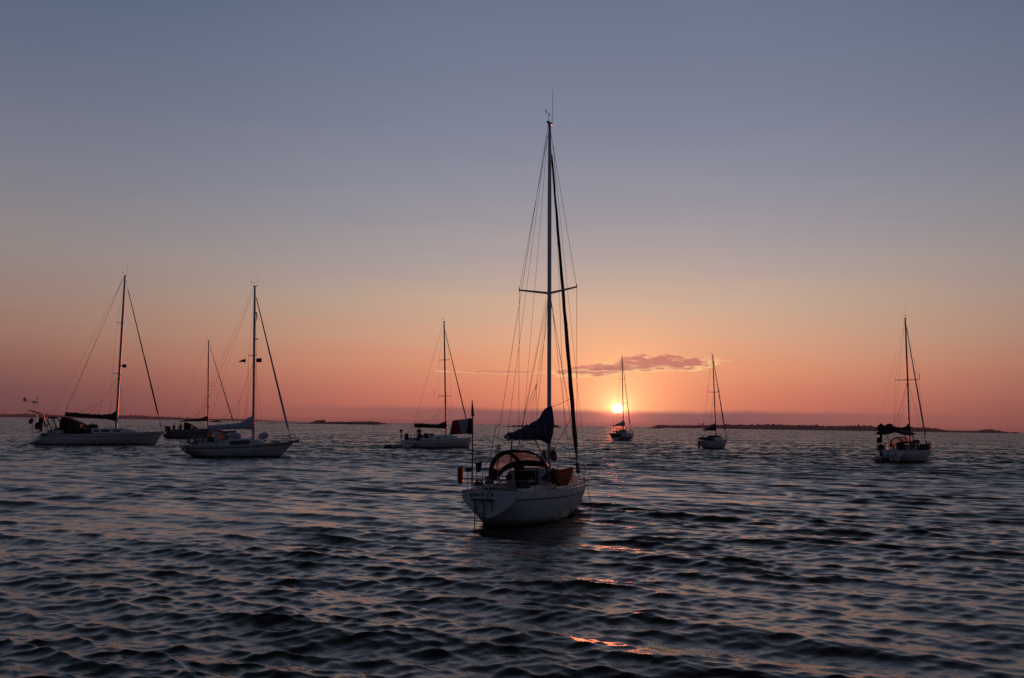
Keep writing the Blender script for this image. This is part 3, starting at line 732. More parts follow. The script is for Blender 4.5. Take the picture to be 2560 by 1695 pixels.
    hang(b, 'sail_bag', 'orange brown cloth bag hung on the starboard lifeline of the nearest sailboat', 'bag', (2.05, -1.22, 1.67), (3.42, -1.26, 1.70), .56, 'orange', bot=.62, thick=.09, round_=.22, wav=.015)
    bundle(b, (2.95, -.86, 1.36), 'bagged_sail', 'dark slanting bagged sail on the side deck left of the orange bag', 'bag', (.95, .24, .26), 'black', (0, R(38), R(8)))
    return b
near_yacht()

# ---- big yacht far left
def left_yacht():
    b = yacht('sailboat', 'long white sailboat at far left with wind generator and solar panel on its stern', (-51.76, 108.38), 46.5, .6)
    H = Hull(14.7, 2.05, 2.6, 1.25, 1.50, sag=.05, tr=1.5, br=1.0, zt=.15, um=.42, dk=.6, pe=.6)
    H.x = lambda u, z, H=H: (1-u)*(-.65+2.1*max(0, z/H.fs))+u*(14.7-.95*max(0, 1-z/1.5))     # stern slopes forward as it rises
    build_hull(b, H, stripe=(.26, .05), cockpit=(1.8, 5.2, .8), rail='plastic')
    coachroof(b, H, 5.3, 11.4, 1.35, .8, .52, wins=((6.0, 6.6, .3, .75), (6.85, 7.9, .3, .75), (8.2, 9.2, .3, .72)), nose=2.2)
    for sd in (1, -1): MB().box((3.6, sd*1.15, 1.42), (3.3, .34, .34)).build('coaming', 'gelcoat', b); MB().box((4.2, sd*1.5, 1.52), (3.0, .05, .55)).build('spray_dodger', 'black', b)
    spars(b, H, dict(mast=(9.03, 1.62, 9.13, 19.48), mr=.11, antl=1.9, spr=[(8.15, 1.15, .05, .35), (14.0, .9, .05, .25)], wr=.009, bsx=1.2, fz=19.1, tack=(14.45, 1.75), fr=.085, fmat='black',
        boom=(3.25, 3.22, 0), goose=2.86, cover=[1.0, .62, .50, .45, .42, .40, .40, .40, .42, .42, .36], cw=.2, cmat='black', skirt=.15, mat_=0))
    MB().line((9.0, .1, 19.2), (3.3, 0, 3.7), .016, 5).build('runner', 'rope', b)
    rails(b, H, (5.0, 7.0, 9.0, 11.0), h=.68, sternx=.13, lr=.006, pr=.016)
    sprayhood(b, 3.3, 3.05, 1.5, 6.1, 1.95, 1.25, 1.55, wins=((.64, .93), (.07, .36)), wb=(.48, .86))
    # arch over the stern with its gear
    ar = MB()
    for x in (.75, 1.5): ar.tube([(x+.55, 1.2, 1.25), (x+.05, 1.15, 2.5), (x-.1, 1.0, 3.35), (x-.1, 0, 3.42), (x-.1, -1.0, 3.35), (x+.05, -1.15, 2.5), (x+.55, -1.2, 1.25)], .024, 7)
    ar.build('stern_arch', 'steel', b)
    t = on(b, 'solar_panel', (.0, 0, 3.58)); tag(t, 'tilted dark solar panel above the stern of the far left sailboat', 'solar panel')
    MB().box((0, 0, 0), (1.30, 1.0, .04), (0, R(14), 0)).build('panel', 'solar', t); MB().line((.2, 0, 0), (.55, 0, -.16), .02).line((-.2, .3, .0), (.5, .3, -.2), .015).line((-.2, -.3, .0), (.5, -.3, -.2), .015).build('bracket', 'steel', t)
    t = on(b, 'wind_generator', (.25, .9, 3.3)); tag(t, 'small white wind generator with a tail vane on the far left sailboat', 'wind generator')
    MB().line((0, 0, -2.0), (0, 0, 1.25), .028, 8).build('pole', 'steel', t); MB().tube([(-.22, 0, 1.33), (-.1, 0, 1.33), (.2, 0, 1.33), (.3, 0, 1.33)], [.05, .1, .09, .03], 12).line((-.22, 0, 1.36), (-.9, 0, 1.48), .022, 6).build('housing', 'gelcoat', t)
    MB().add([(-.72, .015, 1.40), (-1.12, .015, 1.36), (-1.14, .015, 1.72), (-.98, .015, 1.84), (-.85, .015, 1.66), (-.72, -.015, 1.40), (-1.12, -.015, 1.36), (-1.14, -.015, 1.72), (-.98, -.015, 1.84), (-.85, -.015, 1.66)], [(0, 1, 2, 3, 4), (9, 8, 7, 6, 5)]+[(i, i+5, (i+1) % 5+5, (i+1) % 5) for i in range(5)]).build('tail_vane', 'gelcoat', t)
    for k in range(3):
        a = R(90+120*k); MB().grid(lambda p, c: (.30+.02*c, math.cos(a)*(.06+.56*p)-math.sin(a)*(c-.5)*(.10-.05*p), 1.33+math.sin(a)*(.06+.56*p)+math.cos(a)*(c-.5)*(.10-.05*p)), 8, 3).build('blade', 'plastic', t, thick=.012)
    ringbuoy(b, (.95, -1.22, 2.35), 'yellow and dark horseshoe lifebuoy on the stern arch of the far left sailboat', m='yellow', rot=(R(90), 0, R(10)), rad=.26)
    bundle(b, (-.10, .4, 2.55), 'rolled_ensign', 'drooping red ensign at the stern of the far left sailboat', 'flag', (.42, .34, .62), 'flagred', (0, R(25), 0), parts=[('staff', MB().line((.25, 0, -.9), (-.12, 0, .62), .016), 'wood')])
    t = on(b, 'outboard_motor', (.62, -.6, 2.5)); tag(t, 'black outboard motor clamped on the stern rail of the far left sailboat', 'outboard motor')
    MB().box((0, 0, .15), (.55, .42, .62), bev=.3).build('cowling', 'plastic', t); MB().box((.06, 0, -.55), (.16, .14, .9)).box((.0, 0, -.98), (.34, .05, .16)).build('leg', 'plastic', t)
    bundle(b, (.75, .55, 2.05), 'covered_liferaft', 'dark covered bundle lashed to the stern arch of the far left sailboat', 'bundle', (.75, .9, .8), 'black')
    bundle(b, (6.3, -.1, 2.05), 'rolled_dinghy', 'dark rolled dinghy lashed on the cabin top of the far left sailboat', 'dinghy', (1.25, 1.1, .50), 'black', parts=[('strap', MB().ring((0, 0, 0), .5, .02, (R(90), 0, R(90)), 16, sx=.55), 'rope')])
    # folded sun canopy hoops behind the wheel
    t = MB().tube([(2.35, .95, 1.5), (1.75, .95, 2.75), (1.95, .9, 2.95), (2.2, .5, 2.98), (2.3, 0, 3.0), (2.2, -.5, 2.98), (1.95, -.9, 2.95), (1.75, -.95, 2.75), (2.35, -.95, 1.5)], [.04, .07, .10, .11, .11, .11, .10, .07, .04], 8)
    t.tube([(2.75, .95, 1.5), (2.65, .95, 2.25), (2.2, .9, 2.9)], [.03, .07, .05], 8).tube([(2.75, -.95, 1.5), (2.65, -.95, 2.25), (2.2, -.9, 2.9)], [.03, .07, .05], 8).build('folded_bimini', 'black', b)
    MB().tube([(9.1, 0, 9.0), (9.45, 0, 9.0), (9.40, 0, 9.02), (9.42, 0, 9.04), (9.78, 0, 9.05), (9.80, 0, 9.06)], [.03, .03, .10, .20, .20, .10], 14).build('radar_dome', 'plastic', b)
    MB().ring((1.9, 0, 1.95), .42, .02, (0, R(80), 0), 22).line((1.9, 0, 1.2), (1.9, 0, 1.95), .06).build('steering_wheel', 'steel', b)
    MB().box((14.5, 0, 1.5), (.55, .2, .1)).line((14.4, 0, 1.45), (14.85, 0, 1.0), .04).build('anchor_roller', 'plastic', b)
    MB().line((14.8, 0, 1.2), (16.0, 0, -.3), .02, 5).build('anchor_line', 'rope', b)
left_yacht()

# ---- white yacht with pale canvas, left of centre
def pale_yacht():
    b = yacht('sailboat', 'white sailboat with pale grey sail cover and two small flags under its spreaders', (-25.65, 79.84), 58.2, .4)
    H = Hull(8.75, 1.45, 1.75, .90, 1.26, sag=.10, tr=-.5, br=1.25, zt=.30, um=.45, dk=.5, pe=.62)
    H.x = lambda u, z, H=H: (1-u)*(-.55+.55*max(-.2, (1-z/.9)))*1.0+u*(8.75-1.2*max(0, 1-z/1.26))   # counter stern
    build_hull(b, H, stripe=(.10, .085, 'wood'), cockpit=(.6, 2.6, .5), rail='wood')
    coachroof(b, H, 2.0, 6.2, 1.08, .66, .52, wins=((2.95, 4.75, .18, .80),), nose=1.6)
    for sd in (1, -1): MB().box((1.35, sd*.86, 1.05), (1.7, .16, .30)).build('coaming', 'gelcoat', b)
    spars(b, H, dict(mast=(5.21, 1.40, 4.83, 14.13), mr=.085, antl=1.35, spr=[(8.36, 1.05, .06, .12)], wr=.007, bsx=-.3, fz=13.55, tack=(8.45, 1.28), fr=.088, fmat='palecanvas', furl=(.03, .95),
        boom=(1.42, 2.30, 0), goose=2.42, cover=[1.0, .86, .55, .40, .34, .34, .30, .30, .28, .28, .22], cw=.17, cmat='palecanvas', low=.12, skirt=.1, peak=.1))
    MB().line((4.85, 0, 13.9), (.2, .5, 1.0), .009, 5).build('backstay', 'wire', b)
    rails(b, H, (2.4, 3.9, 5.4, 6.6), h=.6, sternx=.16, lr=.005)
    sprayhood(b, 1.75, 2.12, 1.05, 3.5, 1.52, .9, 1.20, m='palecanvas', wins=((.66, .94), (.06, .34)), wb=(.2, .8))
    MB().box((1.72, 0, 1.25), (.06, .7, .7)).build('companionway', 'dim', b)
    MB().box((7.0, 0, 1.30), (.8, .5, .14)).build('fore_hatch', 'gelcoat', b)
    bundle(b, (3.55, 0, 1.72), 'covered_hatch', 'blue grey canvas draped over the cabin top of the pale sailboat', 'canvas cover', (1.3, .9, .55), 'palecanvas', jit=.06)
    bundle(b, (6.05, .0, 1.72), 'sail_sack', 'pale triangular canvas sack on the foredeck before the mast', 'sail sack', (.9, .55, .55), 'palecanvas', (0, R(-20), 0))
    ringbuoy(b, (.05, -.78, 1.42), 'dark red horseshoe lifebuoy upright on the stern of the pale sailboat', rot=(R(90), 0, R(8)), rad=.32)
    for i, (x, m, n) in enumerate(((.75, 'gelcoat', 'first'), (1.05, 'gelcoat', 'second'))):
        t = on(b, 'fender', (x, -.82, 1.22)); tag(t, ['pale fender hanging on the rail next to the red lifebuoy', 'pale fender on the rail nearer the sprayhood of the pale sailboat'][i], 'fender', 'fenders of the pale sailboat')
        MB().tube([(0, 0, -.33), (0, 0, -.28), (0, 0, -.2), (0, 0, .2), (0, 0, .28), (0, 0, .33)], [.02, .07, .10, .10, .07, .02], 12).build('body', m, t); MB().line((0, 0, .3), (0, .05, .55), .01).build('lanyard', 'rope', t)
    bundle(b, (1.55, -.62, 1.36), 'cockpit_bag', 'dark bag in the cockpit beside the hood of the pale sailboat', 'bag', (.55, .4, .6), 'black')
    MB().box((1.15, .5, 1.34), (.5, .06, .7)).box((.6, -.4, 1.2), (.35, .3, .35)).build('cockpit_locker', 'greyhull', b)
    flag_on(b, (4.62, 1.02, 7.95), 'small pointed burgee flying left of the mast of the pale sailboat', 0.62, .34, ('flagblue',), cat='pennant', taper=.05, wave=.05, droop=.22, grp='signal flags under the spreaders')
    flag_on(b, (5.42, -.75, 7.95), 'small square courtesy flag just right of the mast of the pale sailboat', .46, .34, ('flagblue',), cat='flag', taper=.95, wave=.05, droop=.02, grp='signal flags under the spreaders')
    MB().line((4.85, 1.02, 8.4), (4.75, 1.1, 1.1), .006, 5).build('flag_halyard', 'rope', b); MB().line((4.95, -.75, 8.4), (5.0, -1.0, 1.1), .006, 5).build('flag_halyard', 'rope', b)
    t = MB().tube([(4.99, 0, 12.0), (5.05, 0, 11.95), (5.12, 0, 11.5), (5.1, 0, 11.2)], [.02, .05, .05, .02], 8); t.build('radar_reflector', 'plastic', b)
    MB().box((5.17, 0, 9.75), (.18, .12, .1)).build('deck_light', 'plastic', b)
    MB().box((8.65, 0, 1.30), (.9, .22, .09)).line((8.6, 0, 1.3), (9.1, 0, 1.42), .05).build('bowsprit', 'wood', b)
    MB().line((9.0, 0, 1.2), (9.75, -.3, -.3), .012, 5).build('anchor_line', 'rope', b)
    MB().box((-.52, 0, .72), (.04, .34, .5)).line((-.45, .2, .9), (-.55, .2, .3), .015).build('stern_ladder', 'steel', b)
pale_yacht()

# ---- dark yacht behind it
def dark_yacht():
    b = yacht('sailboat', 'dark grey sailboat half hidden behind the pale sailboat, two people in its cockpit', (-53.73, 155.6), 59.0, .5)
    H = Hull(11.2, 1.75, 2.2, 1.05, 1.30, sag=.08, tr=.5, br=1.2, zt=.3, um=.44, dk=.5)
    build_hull(b, H, 'greyhull', stripe=(.10, .10), cockpit=(.9, 3.6, .7), rail='plastic')
    coachroof(b, H, 3.9, 9.0, 1.2, .8, .46, m='greyhull', wins=((4.8, 7.6, .25, .7),), nose=1.8)
    for sd in (1, -1): MB().box((2.3, sd*1.0, 1.22), (2.8, .3, .36)).build('coaming', 'greyhull', b)
    spars(b, H, dict(mast=(6.54, 1.5, 6.06, 15.57), mr=.09, antl=1.0, ant=1, spr=[(6.4, 1.0, .04, .2), (10.9, .8, .04, .15)], wr=.008, bsx=.2, fz=15.2, tack=(11.0, 1.4), fr=.075, fmat='maroon', furl=(.04, .93),
        boom=(2.1, 2.70, 0), goose=2.85, cover=[.80, .62, .44, .38, .34, .30, .27, .24, .20, .12, .03], cw=.17, cmat='black'))
    rails(b, H, (4.2, 6.0, 8.0), h=.62, sternx=.15, lr=.006)
    sprayhood(b, 3.1, 2.55, 1.15, 4.9, 1.66, 1.0, 1.35, m='black', wins=((.62, .93), (.07, .38)), wb=(.42, .85))
    MB().box((.35, 0, 1.5), (.5, 1.9, .85), bev=.2).build('stern_gear_box', 'black', b)
    MB().ring((1.9, -.4, 1.7), .35, .02, (0, R(80), 0), 20).line((1.9, -.4, 1.0), (1.9, -.4, 1.7), .05).build('steering_wheel', 'steel', b)
    MB().line((.3, .7, 1.6), (.28, .7, 3.2), .012).build('whip_antenna', 'plastic', b)
    person(b, (1.2, -.45, .98), 'left of two people in dark clothes seated in the cockpit of the dark sailboat', 'sit', R(-70), 'people on the dark sailboat')
    person(b, (2.2, -.45, .98), 'right of two people in dark clothes seated in the cockpit of the dark sailboat', 'sit', R(-115), 'people on the dark sailboat')
    MB().line((11.1, 0, 1.1), (12.2, 0, -.3), .02, 5).build('anchor_line', 'rope', b)
dark_yacht()

# ---- white yacht left of the flag, somebody standing in its cockpit
def crewed_yacht():
    b = yacht('sailboat', 'white sailboat with black sail cover and a person standing in its cockpit', (-12.03, 117.79), 39.2, .3)
    H = Hull(11.2, 1.75, 2.5, .92, 1.28, sag=.04, tr=.25, br=.42, zt=.05, um=.40, dk=.4, pe=.5)
    build_hull(b, H, cockpit=(.2, 3.0, .75), rail='plastic')
    coachroof(b, H, 3.0, 8.4, 1.15, .7, .55, wins=((3.7, 4.5, .2, .6), (5.1, 5.6, .3, .65), (6.5, 6.9, .3, .6)), nose=2.2)
    for sd in (1, -1): MB().box((2.0, sd*1.0, 1.08), (2.2, .3, .30)).build('coaming', 'gelcoat', b)
    for z in (.62, .42): MB().box((-.10, -.2, z), (.05, 1.3, .09)).build('transom_step', 'black', b)
    spars(b, H, dict(mast=(6.51, 1.5, 5.64, 15.5), mr=.09, ant=0, spr=[(6.36, 1.05, -.02, .12), (10.79, .88, -.02, .08)], wr=.007, bsx=.1, fz=14.7, tack=(11.0, 1.45), fr=.075, furl=(.03, .95), fmat='maroon',
        boom=(1.0, 2.72, 0), goose=2.62, cover=[.66, .50, .30, .24, .22, .22, .22, .24, .26, .26, .24], cw=.2, cmat='black', low=.26, skirt=.05))
    MB().line((5.28, 1.05, 6.36), (5.3, 1.05, 7.1), .02).build('flag_roll', 'red', b)
    rails(b, H, (3.4, 5.2, 7.0, 8.6), h=.6, sternx=.12, lr=.006, bowx=.88)
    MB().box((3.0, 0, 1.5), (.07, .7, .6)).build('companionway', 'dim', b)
    MB().line((.9, .0, 3.05), (-.1, .75, .95), .016, 5).line((1.0, -.1, 2.6), (.3, -.7, .95), .016, 5).build('mainsheet_tackle', 'rope', b)
    MB().box((3.35, -.55, 1.62), (.5, .5, .3)).build('instrument_pod', 'black', b)
    person(b, (2.15, .35, .72), 'person in dark clothes standing with hands on hips under the boom', 'stand', R(-140))
    bundle(b, (1.35, -.55, 1.28), 'cockpit_gear', 'dark heap of gear on the cockpit bench beside the standing person', 'gear', (.7, .6, .75), 'black', jit=.12)
    bundle(b, (.62, -.9, 1.12), 'rope_heap', 'small dark heap of rope on the stern quarter left of the cockpit gear', 'rope', (.6, .4, .3), 'rope', jit=.15)
    t = on(b, 'outboard_motor', (-.05, 1.18, 1.75)); tag(t, 'black outboard motor on the far stern rail of the crewed sailboat', 'outboard motor')
    MB().box((0, 0, .32), (.42, .34, .30), bev=.35).build('cowling', 'plastic', t); MB().box((.02, 0, -.25), (.13, .12, .85)).build('leg', 'plastic', t)
    t = on(b, 'liferaft_case', (.05, .35, 1.35)); tag(t, 'upright dark liferaft case on the stern of the crewed sailboat', 'liferaft')
    MB().box((0, 0, 0), (.34, .42, .82), bev=.25).build('case', 'black', t); MB().ring((0, 0, .1), .26, .02, (0, 0, 0), 16).ring((0, 0, -.2), .26, .02, (0, 0, 0), 16).build('strap', 'rope', t)
    dinghy(b, (-1.45, .85, .0), 'grey inflatable dinghy tied astern of the crewed sailboat', R(18), 2.7, 1.4)
    MB().line((11.0, 0, 1.1), (12.0, -.2, -.3), .014, 5).build('anchor_line', 'rope', b)
crewed_yacht()

# ---- yacht in front of the sun
def sun_yacht():
    b = yacht('sailboat', 'distant sailboat straight below the setting sun with a canopy frame over its cockpit', (22.2, 209.64), 23.0, -1.4)
    H = Hull(11.3, 1.95, 2.9, 1.5, 1.5, sag=.02, tr=.1, br=.5, zt=.12, um=.4, dk=.45, pe=.42)
    build_hull(b, H, stripe=(.85, .28, 'maroon'), cockpit=(.4, 3.4, .8))
    tr = MB().grid(lambda a, c: (-.02-.09*(1-(.55+.8*c)/1.5), (a*2-1)*1.22*(1-.06*(1-c)), .62+.75*c), 12, 6); tr.build('transom_panel', 'maroon', b)
    coachroof(b, H, 3.4, 8.6, 1.25, .8, .5, wins=((4.2, 6.8, .25, .7),), nose=2.0)
    spars(b, H, dict(mast=(5.3, 1.9, 5.2, 18.1), mr=.10, ant=0, spr=[(7.9, 1.15, 0, .25), (13.1, .85, 0, .2)], wr=.008, bsx=.2, fz=17.7, tack=(10.9, 1.7), fr=.09, fmat='maroon',
        boom=(1.5, 3.3, .35), goose=3.15, cover=[1.15, .95, .85, .7, .6, .5, .42, .34, .3, .22, .15], cw=.36, cmat='sailwhite', low=.15))
    rails(b, H, (4.0, 6.0, 8.0), h=.65, sternx=.13, lr=.007, pr=.02)
    bi = MB()
    for x in (.7, 2.6): bi.tube([(x, 1.4, 1.5), (x-.1, 1.38, 2.7), (x-.1, 1.2, 3.02), (x-.1, 0, 3.16), (x-.1, -1.2, 3.02), (x-.1, -1.38, 2.7), (x, -1.4, 1.5)], .05, 7)
    bi.build('canopy_frame', 'steel', b)
    MB().grid(lambda a, c: (.5+2.1*a, (c*2-1)*1.36, 3.17-.16*abs(c*2-1)**3+.02), 8, 13).build('sun_canopy', 'maroon', b, thick=.05)
    sprayhood(b, 3.3, 2.55, 1.2, 5.0, 2.05, 1.05, 1.75, m='black', wins=((.10, .44), (.48, .56), (.60, .92)), wb=(.15, .85))
    MB().line((1.2, .9, 3.1), (1.2, .92, 5.4), .02).build('whip_antenna', 'plastic', b)
    MB().ring((1.3, .55, 1.95), .4, .03, (0, R(85), 0), 20).build('steering_wheel', 'steel', b)
    MB().ring((1.3, -.55, 1.95), .4, .03, (0, R(85), 0), 20).build('steering_wheel', 'steel', b)
    flag_on(b, (4.9, .9, 5.6), 'tiny dark flag hoisted over the cockpit just under the sun', .5, .35, ('flagred',), cat='flag', taper=.8)
    MB().line((4.9, .9, 7.9), (4.9, 1.2, 1.5), .008, 4).build('flag_halyard', 'rope', b)
    MB().line((11.2, 0, 1.1), (12.2, 0, -.3), .02, 5).build('anchor_line', 'rope', b)
sun_yacht()

# ---- small yacht right of the sun
def small_yacht():
    b = yacht('sailboat', 'small white sailboat right of the sun with navy sail cover and stern ring lifebuoy', (26.72, 140.46), 43.8, -.8)
    H = Hull(6.9, 1.32, 1.2, 1.12, 1.28, sag=.06, tr=-.55, br=.75, zt=.25, um=.46, dk=.45, pe=.6)
    build_hull(b, H, stripe=(.02, .05), cockpit=(.5, 2.2, .5))
    coachroof(b, H, 2.3, 5.6, .98, .6, .50, wins=((3.1, 4.4, .25, .7),), nose=1.5)
    spars(b, H, dict(mast=(3.95, 1.65, 3.42, 13.4), mr=.08, ant=0, spr=[(8.05, 1.0, .08, .14)], wr=.007, bsx=.05, fz=12.95, tack=(6.75, 1.45), fr=.085, fmat='black', furl=(.02, .95),
        boom=(.72, 2.62, 0), goose=2.65, cover=[1.0, .9, .68, .55, .48, .42, .35, .28, .22, .16, .1], cw=.16, cmat='navy', skirt=.1))
    rails(b, H, (2.4, 3.6, 4.8), h=.55, sternx=.16, lr=.006)
    MB().box((1.3, 0, 1.42), (1.5, 1.5, .34), bev=.3).build('cockpit_tent', 'black', b)
    bundle(b, (3.2, -.2, 1.76), 'covered_roof', 'dark low cover lying on the cabin top of the small sailboat', 'canvas cover', (2.6, 1.3, .3), 'black')
    ringbuoy(b, (-.05, -.35, 1.52), 'big dark ring lifebuoy on the stern rail of the small sailboat', m='plastic', rot=(R(90), 0, R(35)), rad=.36, shoe=False)
    MB().line((-.2, .1, 1.2), (-.35, .1, .1), .03).box((-.3, .1, .45), (.06, .3, .8)).build('rudder', 'wood', b)
    MB().line((6.8, 0, 1.1), (7.8, 0, -.3), .014, 5).build('anchor_line', 'rope', b)
small_yacht()

# ---- yacht at right with its boom tent
def right_yacht():
    b = yacht('sailboat', 'white sailboat at far right with black cockpit canopy and dinghy astern', (35.78, 93.98), 42.8, -.5)
    H = Hull(9.3, 1.62, 2.55, 1.12, 1.22, sag=.04, tr=.1, br=.8, zt=.18, um=.43, dk=.45, pe=.55)
    build_hull(b, H, cockpit=(.4, 2.7, .7), rail='plastic')
    coachroof(b, H, 2.7, 7.0, 1.1, .7, .48, wins=((3.6, 5.4, .25, .7),), nose=1.7)
    spars(b, H, dict(mast=(4.54, 1.6, 4.25, 13.96), mr=.088, antl=1.3, spr=[(7.93, 1.15, 0, .2)], wr=.007, bsx=.1, fz=13.55, tack=(9.0, 1.5), fr=.08, fmat='palecanvas', furl=(.03, .95),
        boom=(1.1, 3.02, 1.72), goose=2.85, cover=[.85, .55, .38, .42, .34, .52, .70, .66, .44, .70, .40], cw=.2, cmat='black', low=.12, skirt=.12))
    MB().tube([(4.42, -1.15, 7.93), (4.40, -1.15, 8.55)], .03, 6).build('flag_roll', 'red', b)
    MB().tube([(4.49, .04, 4.0), (4.49, .04, 4.35)], .07, 8).build('mast_glint', 'red', b)  # sun glint on the mast, put in as a short red sleeve
    MB().box((4.2, -.35, 2.62), (.9, .12, .10), (0, R(-10), R(-50))).build('gooseneck_cover', 'orange', b)
    rails(b, H, (3.0, 4.6, 6.2), h=.62, sternx=.14, lr=.006)
    bi = MB()
    for x in (.35, 2.2): bi.tube([(x+.3, 1.22, 1.1), (x, 1.22, 2.5), (x, 1.05, 2.82), (x, 0, 2.92), (x, -1.05, 2.82), (x, -1.22, 2.5), (x+.3, -1.22, 1.1)], .035, 7)
    bi.build('canopy_frame', 'plastic', b)
    MB().grid(lambda a, c: (-.25+2.5*a, (c*2-1)*1.28, 2.90-.22*abs(c*2-1)**3), 8, 13).build('sun_canopy', 'black', b, thick=.2)
    MB().grid(lambda a, c: (.25+.02*c, 1.2-.25*a, 2.75-.9*c), 6, 8).build('canopy_side', 'black', b, thick=.03)
    MB().line((.3, 1.5, 2.92), (2.0, 2.0, 3.05), .03).build('boom_tip_strut', 'plastic', b)
    sprayhood(b, 2.3, 2.35, 1.05, 3.9, 1.78, .95, 1.4, wins=((.08, .40), (.45, .66), (.71, .93)), wb=(.18, .80))
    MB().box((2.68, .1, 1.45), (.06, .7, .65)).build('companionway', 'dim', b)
    MB().box((2.5, -.95, 1.5), (.9, .06, .55)).build('spray_dodger', 'black', b)
    MB().box((.18, 1.05, 1.38), (.06, .7, .5), (0, 0, R(15))).build('spray_dodger', 'greyhull', b)
    ringbuoy(b, (2.55, -1.44, 1.55), 'white ring lifebuoy on the starboard rail of the far right sailboat', m='palecanvas', rot=(R(90), 0, R(25)), rad=.33, shoe=False)
    t = on(b, 'jerrycans', (4.7, -1.2, 1.28)); t.name = 'covered_deck_box'; tag(t, 'row of dark covers lashed along the starboard rail of the far right sailboat', 'deck box')
    MB().box((0, 0, .14), (2.0, .35, .60), (0, 0, R(-7)), .2).build('cover', 'black', t); MB().line((-.9, -.22, .3), (.95, -.40, .3), .012).build('lashing', 'rope', t)
    bundle(b, (5.6, -.2, 1.92), 'rolled_sail', 'rolled dark sail on the cabin top before the mast of the far right sailboat', 'sail', (1.2, .6, .4), 'black', jit=.08)
    t = on(b, 'fender', (8.6, -.42, 1.45)); tag(t, 'long dark fender hanging at the bow rail of the far right sailboat', 'fender')
    MB().tube([(0, 0, -.55), (0, 0, -.48), (.0, 0, -.3), (0, 0, .3), (0, 0, .42), (0, 0, .48)], [.03, .1, .14, .13, .08, .02], 12).build('body', 'black', t); MB().line((0, 0, .45), (0, .1, .62), .012).build('lanyard', 'rope', t)
    bundle(b, (-.02, 1.2, 2.05), 'stern_bag', 'dark bag hanging under the canopy at the port corner of the far right sailboat', 'bag', (.35, .3, .55), 'black')
    t = on(b, 'outboard_motor', (-.02, 1.02, 1.30)); tag(t, 'black outboard motor on the port stern rail of the far right sailboat', 'outboard motor')
    MB().box((0, 0, .25), (.34, .28, .34), bev=.35).build('cowling', 'plastic', t); MB().box((0, 0, -.22), (.11, .1, .7)).build('leg', 'plastic', t)
    MB().tube([(-.09, .92, .72), (-.14, .92, .72)], [.19, .17], 18).build('transom_port', 'plastic', b)
    MB().tube([(-.08, -.45, .80), (-.12, -.45, .80)], [.08, .07], 12).build('transom_port', 'plastic', b)
    MB().line((-.02, .3, 1.3), (-.12, .3, .3), .03).build('rudder_stock', 'steel', b)
    dinghy(b, (-1.35, -.25, .0), 'grey inflatable dinghy with an outboard motor tied under the stern of the far right sailboat', R(8), 2.3, 1.9, False, r=.30)
    bundle(b, (-1.7, .80, .30), 'buoy', 'small orange red buoy floating at the left side of the dinghy', 'buoy', (.34, .34, .5), 'orange')
    MB().line((.9, 1.5, 3.0), (.7, 1.5, 4.6), .01).build('whip_antenna', 'plastic', b)
    MB().line((9.3, 0, 1.1), (10.4, 0, -.3), .014, 5).build('anchor_line', 'rope', b)
right_yacht()

# ------------------------------------------------------------------ islands and far shore
def ray(px, D):
    """ground point at distance D under a picture column on the horizon"""
    d = f_ + r2*((px-1280)/LENS_PX) - u2*((1061+.0155*(px-1280)-847.5)/LENS_PX); d.z = 0; d.normalize(); return d*D
def land(name, label, D, prof, depth, m, rough=.25, seed=1, base=0, n=None, kind='structure'):
    """a low island: prof = [(picture column, height in metres)]; a rounded ridge of real depth with noise"""
    rnd = np.random.default_rng(seed); a = [p[0] for p in prof]; h = [p[1] for p in prof]
    n = n or int(max(40, min(260, (a[-1]-a[0])/1.4))); nv = 11
    xs = np.linspace(a[0], a[-1], n); hs = np.interp(xs, a, h)
    nz = np.zeros(n)
    for k in range(7): nz += np.interp(xs, np.linspace(a[0], a[-1], 5*2**k if 5*2**k < n*2 else n*2), rnd.normal(0, 1, 5*2**k if 5*2**k < n*2 else n*2))/(1.6**k)
    hs = np.maximum(.05, hs*(1+rough*nz*.55)); hs[0] = hs[-1] = .05
    mb = MB(); c0 = ray((a[0]+a[-1])/2, D)
    j2 = rnd.normal(0, 1, (n, nv))
    def fn(u, v):
        i = int(round(u*(n-1))); j = int(round(v*(nv-1))); p = ray(xs[i], D+depth*(v-.35)*(.4+.6*math.sin(math.pi*min(1, max(0, u))))) - c0
        s = math.sin(math.pi*v)**.7; z = hs[i]*s*(1+(.18*j2[i, j] if 0 < j < nv-1 and rough > .1 else 0)*(s < .97))-.6*(1-s)
        return (p.x, p.y, z)
    mb.grid(fn, n, nv)
    o = mb.build(name, m, None, smooth=False); o.location = (c0.x, c0.y, base); tag(o, label, 'island', kind=kind); return o
land('hills', 'long low hazy shore behind the far left sailboat', 5200, [(-260, 14), (-60, 16), (0, 17), (40, 16), (60, 21), (110, 16), (160, 12), (250, 13), (330, 17), (390, 15), (460, 11), (520, 7), (570, 8), (610, 9), (660, 5), (720, 3), (760, .2)], 700, 'land', .12, 3)
land('rocky_islet', 'tiny dark reef right behind the mast of the dark sailboat', 1300, [(518, .2), (530, 2.0), (548, 2.2), (552, .8), (570, .2)], 40, 'rock', .4, 4)
land('rocky_islet', 'long flat dark reef left of the flag in front of the islands', 1250, [(640, .1), (660, .8), (680, 1.9), (700, 1.0), (760, .9), (800, 1.7), (840, 1.5), (860, 2.8), (880, 3.0), (900, 1.5), (930, 1.4), (960, .1)], 60, 'rock', .5, 5)
land('island', 'low dark rocky island behind the end of the long reef', 1900, [(775, .2), (790, 3.4), (812, 4.4), (818, 1.2), (832, 2.4), (860, 3.4), (900, 4.6), (930, 4.6), (955, 2.4), (978, .2)], 160, 'land', .22, 6)
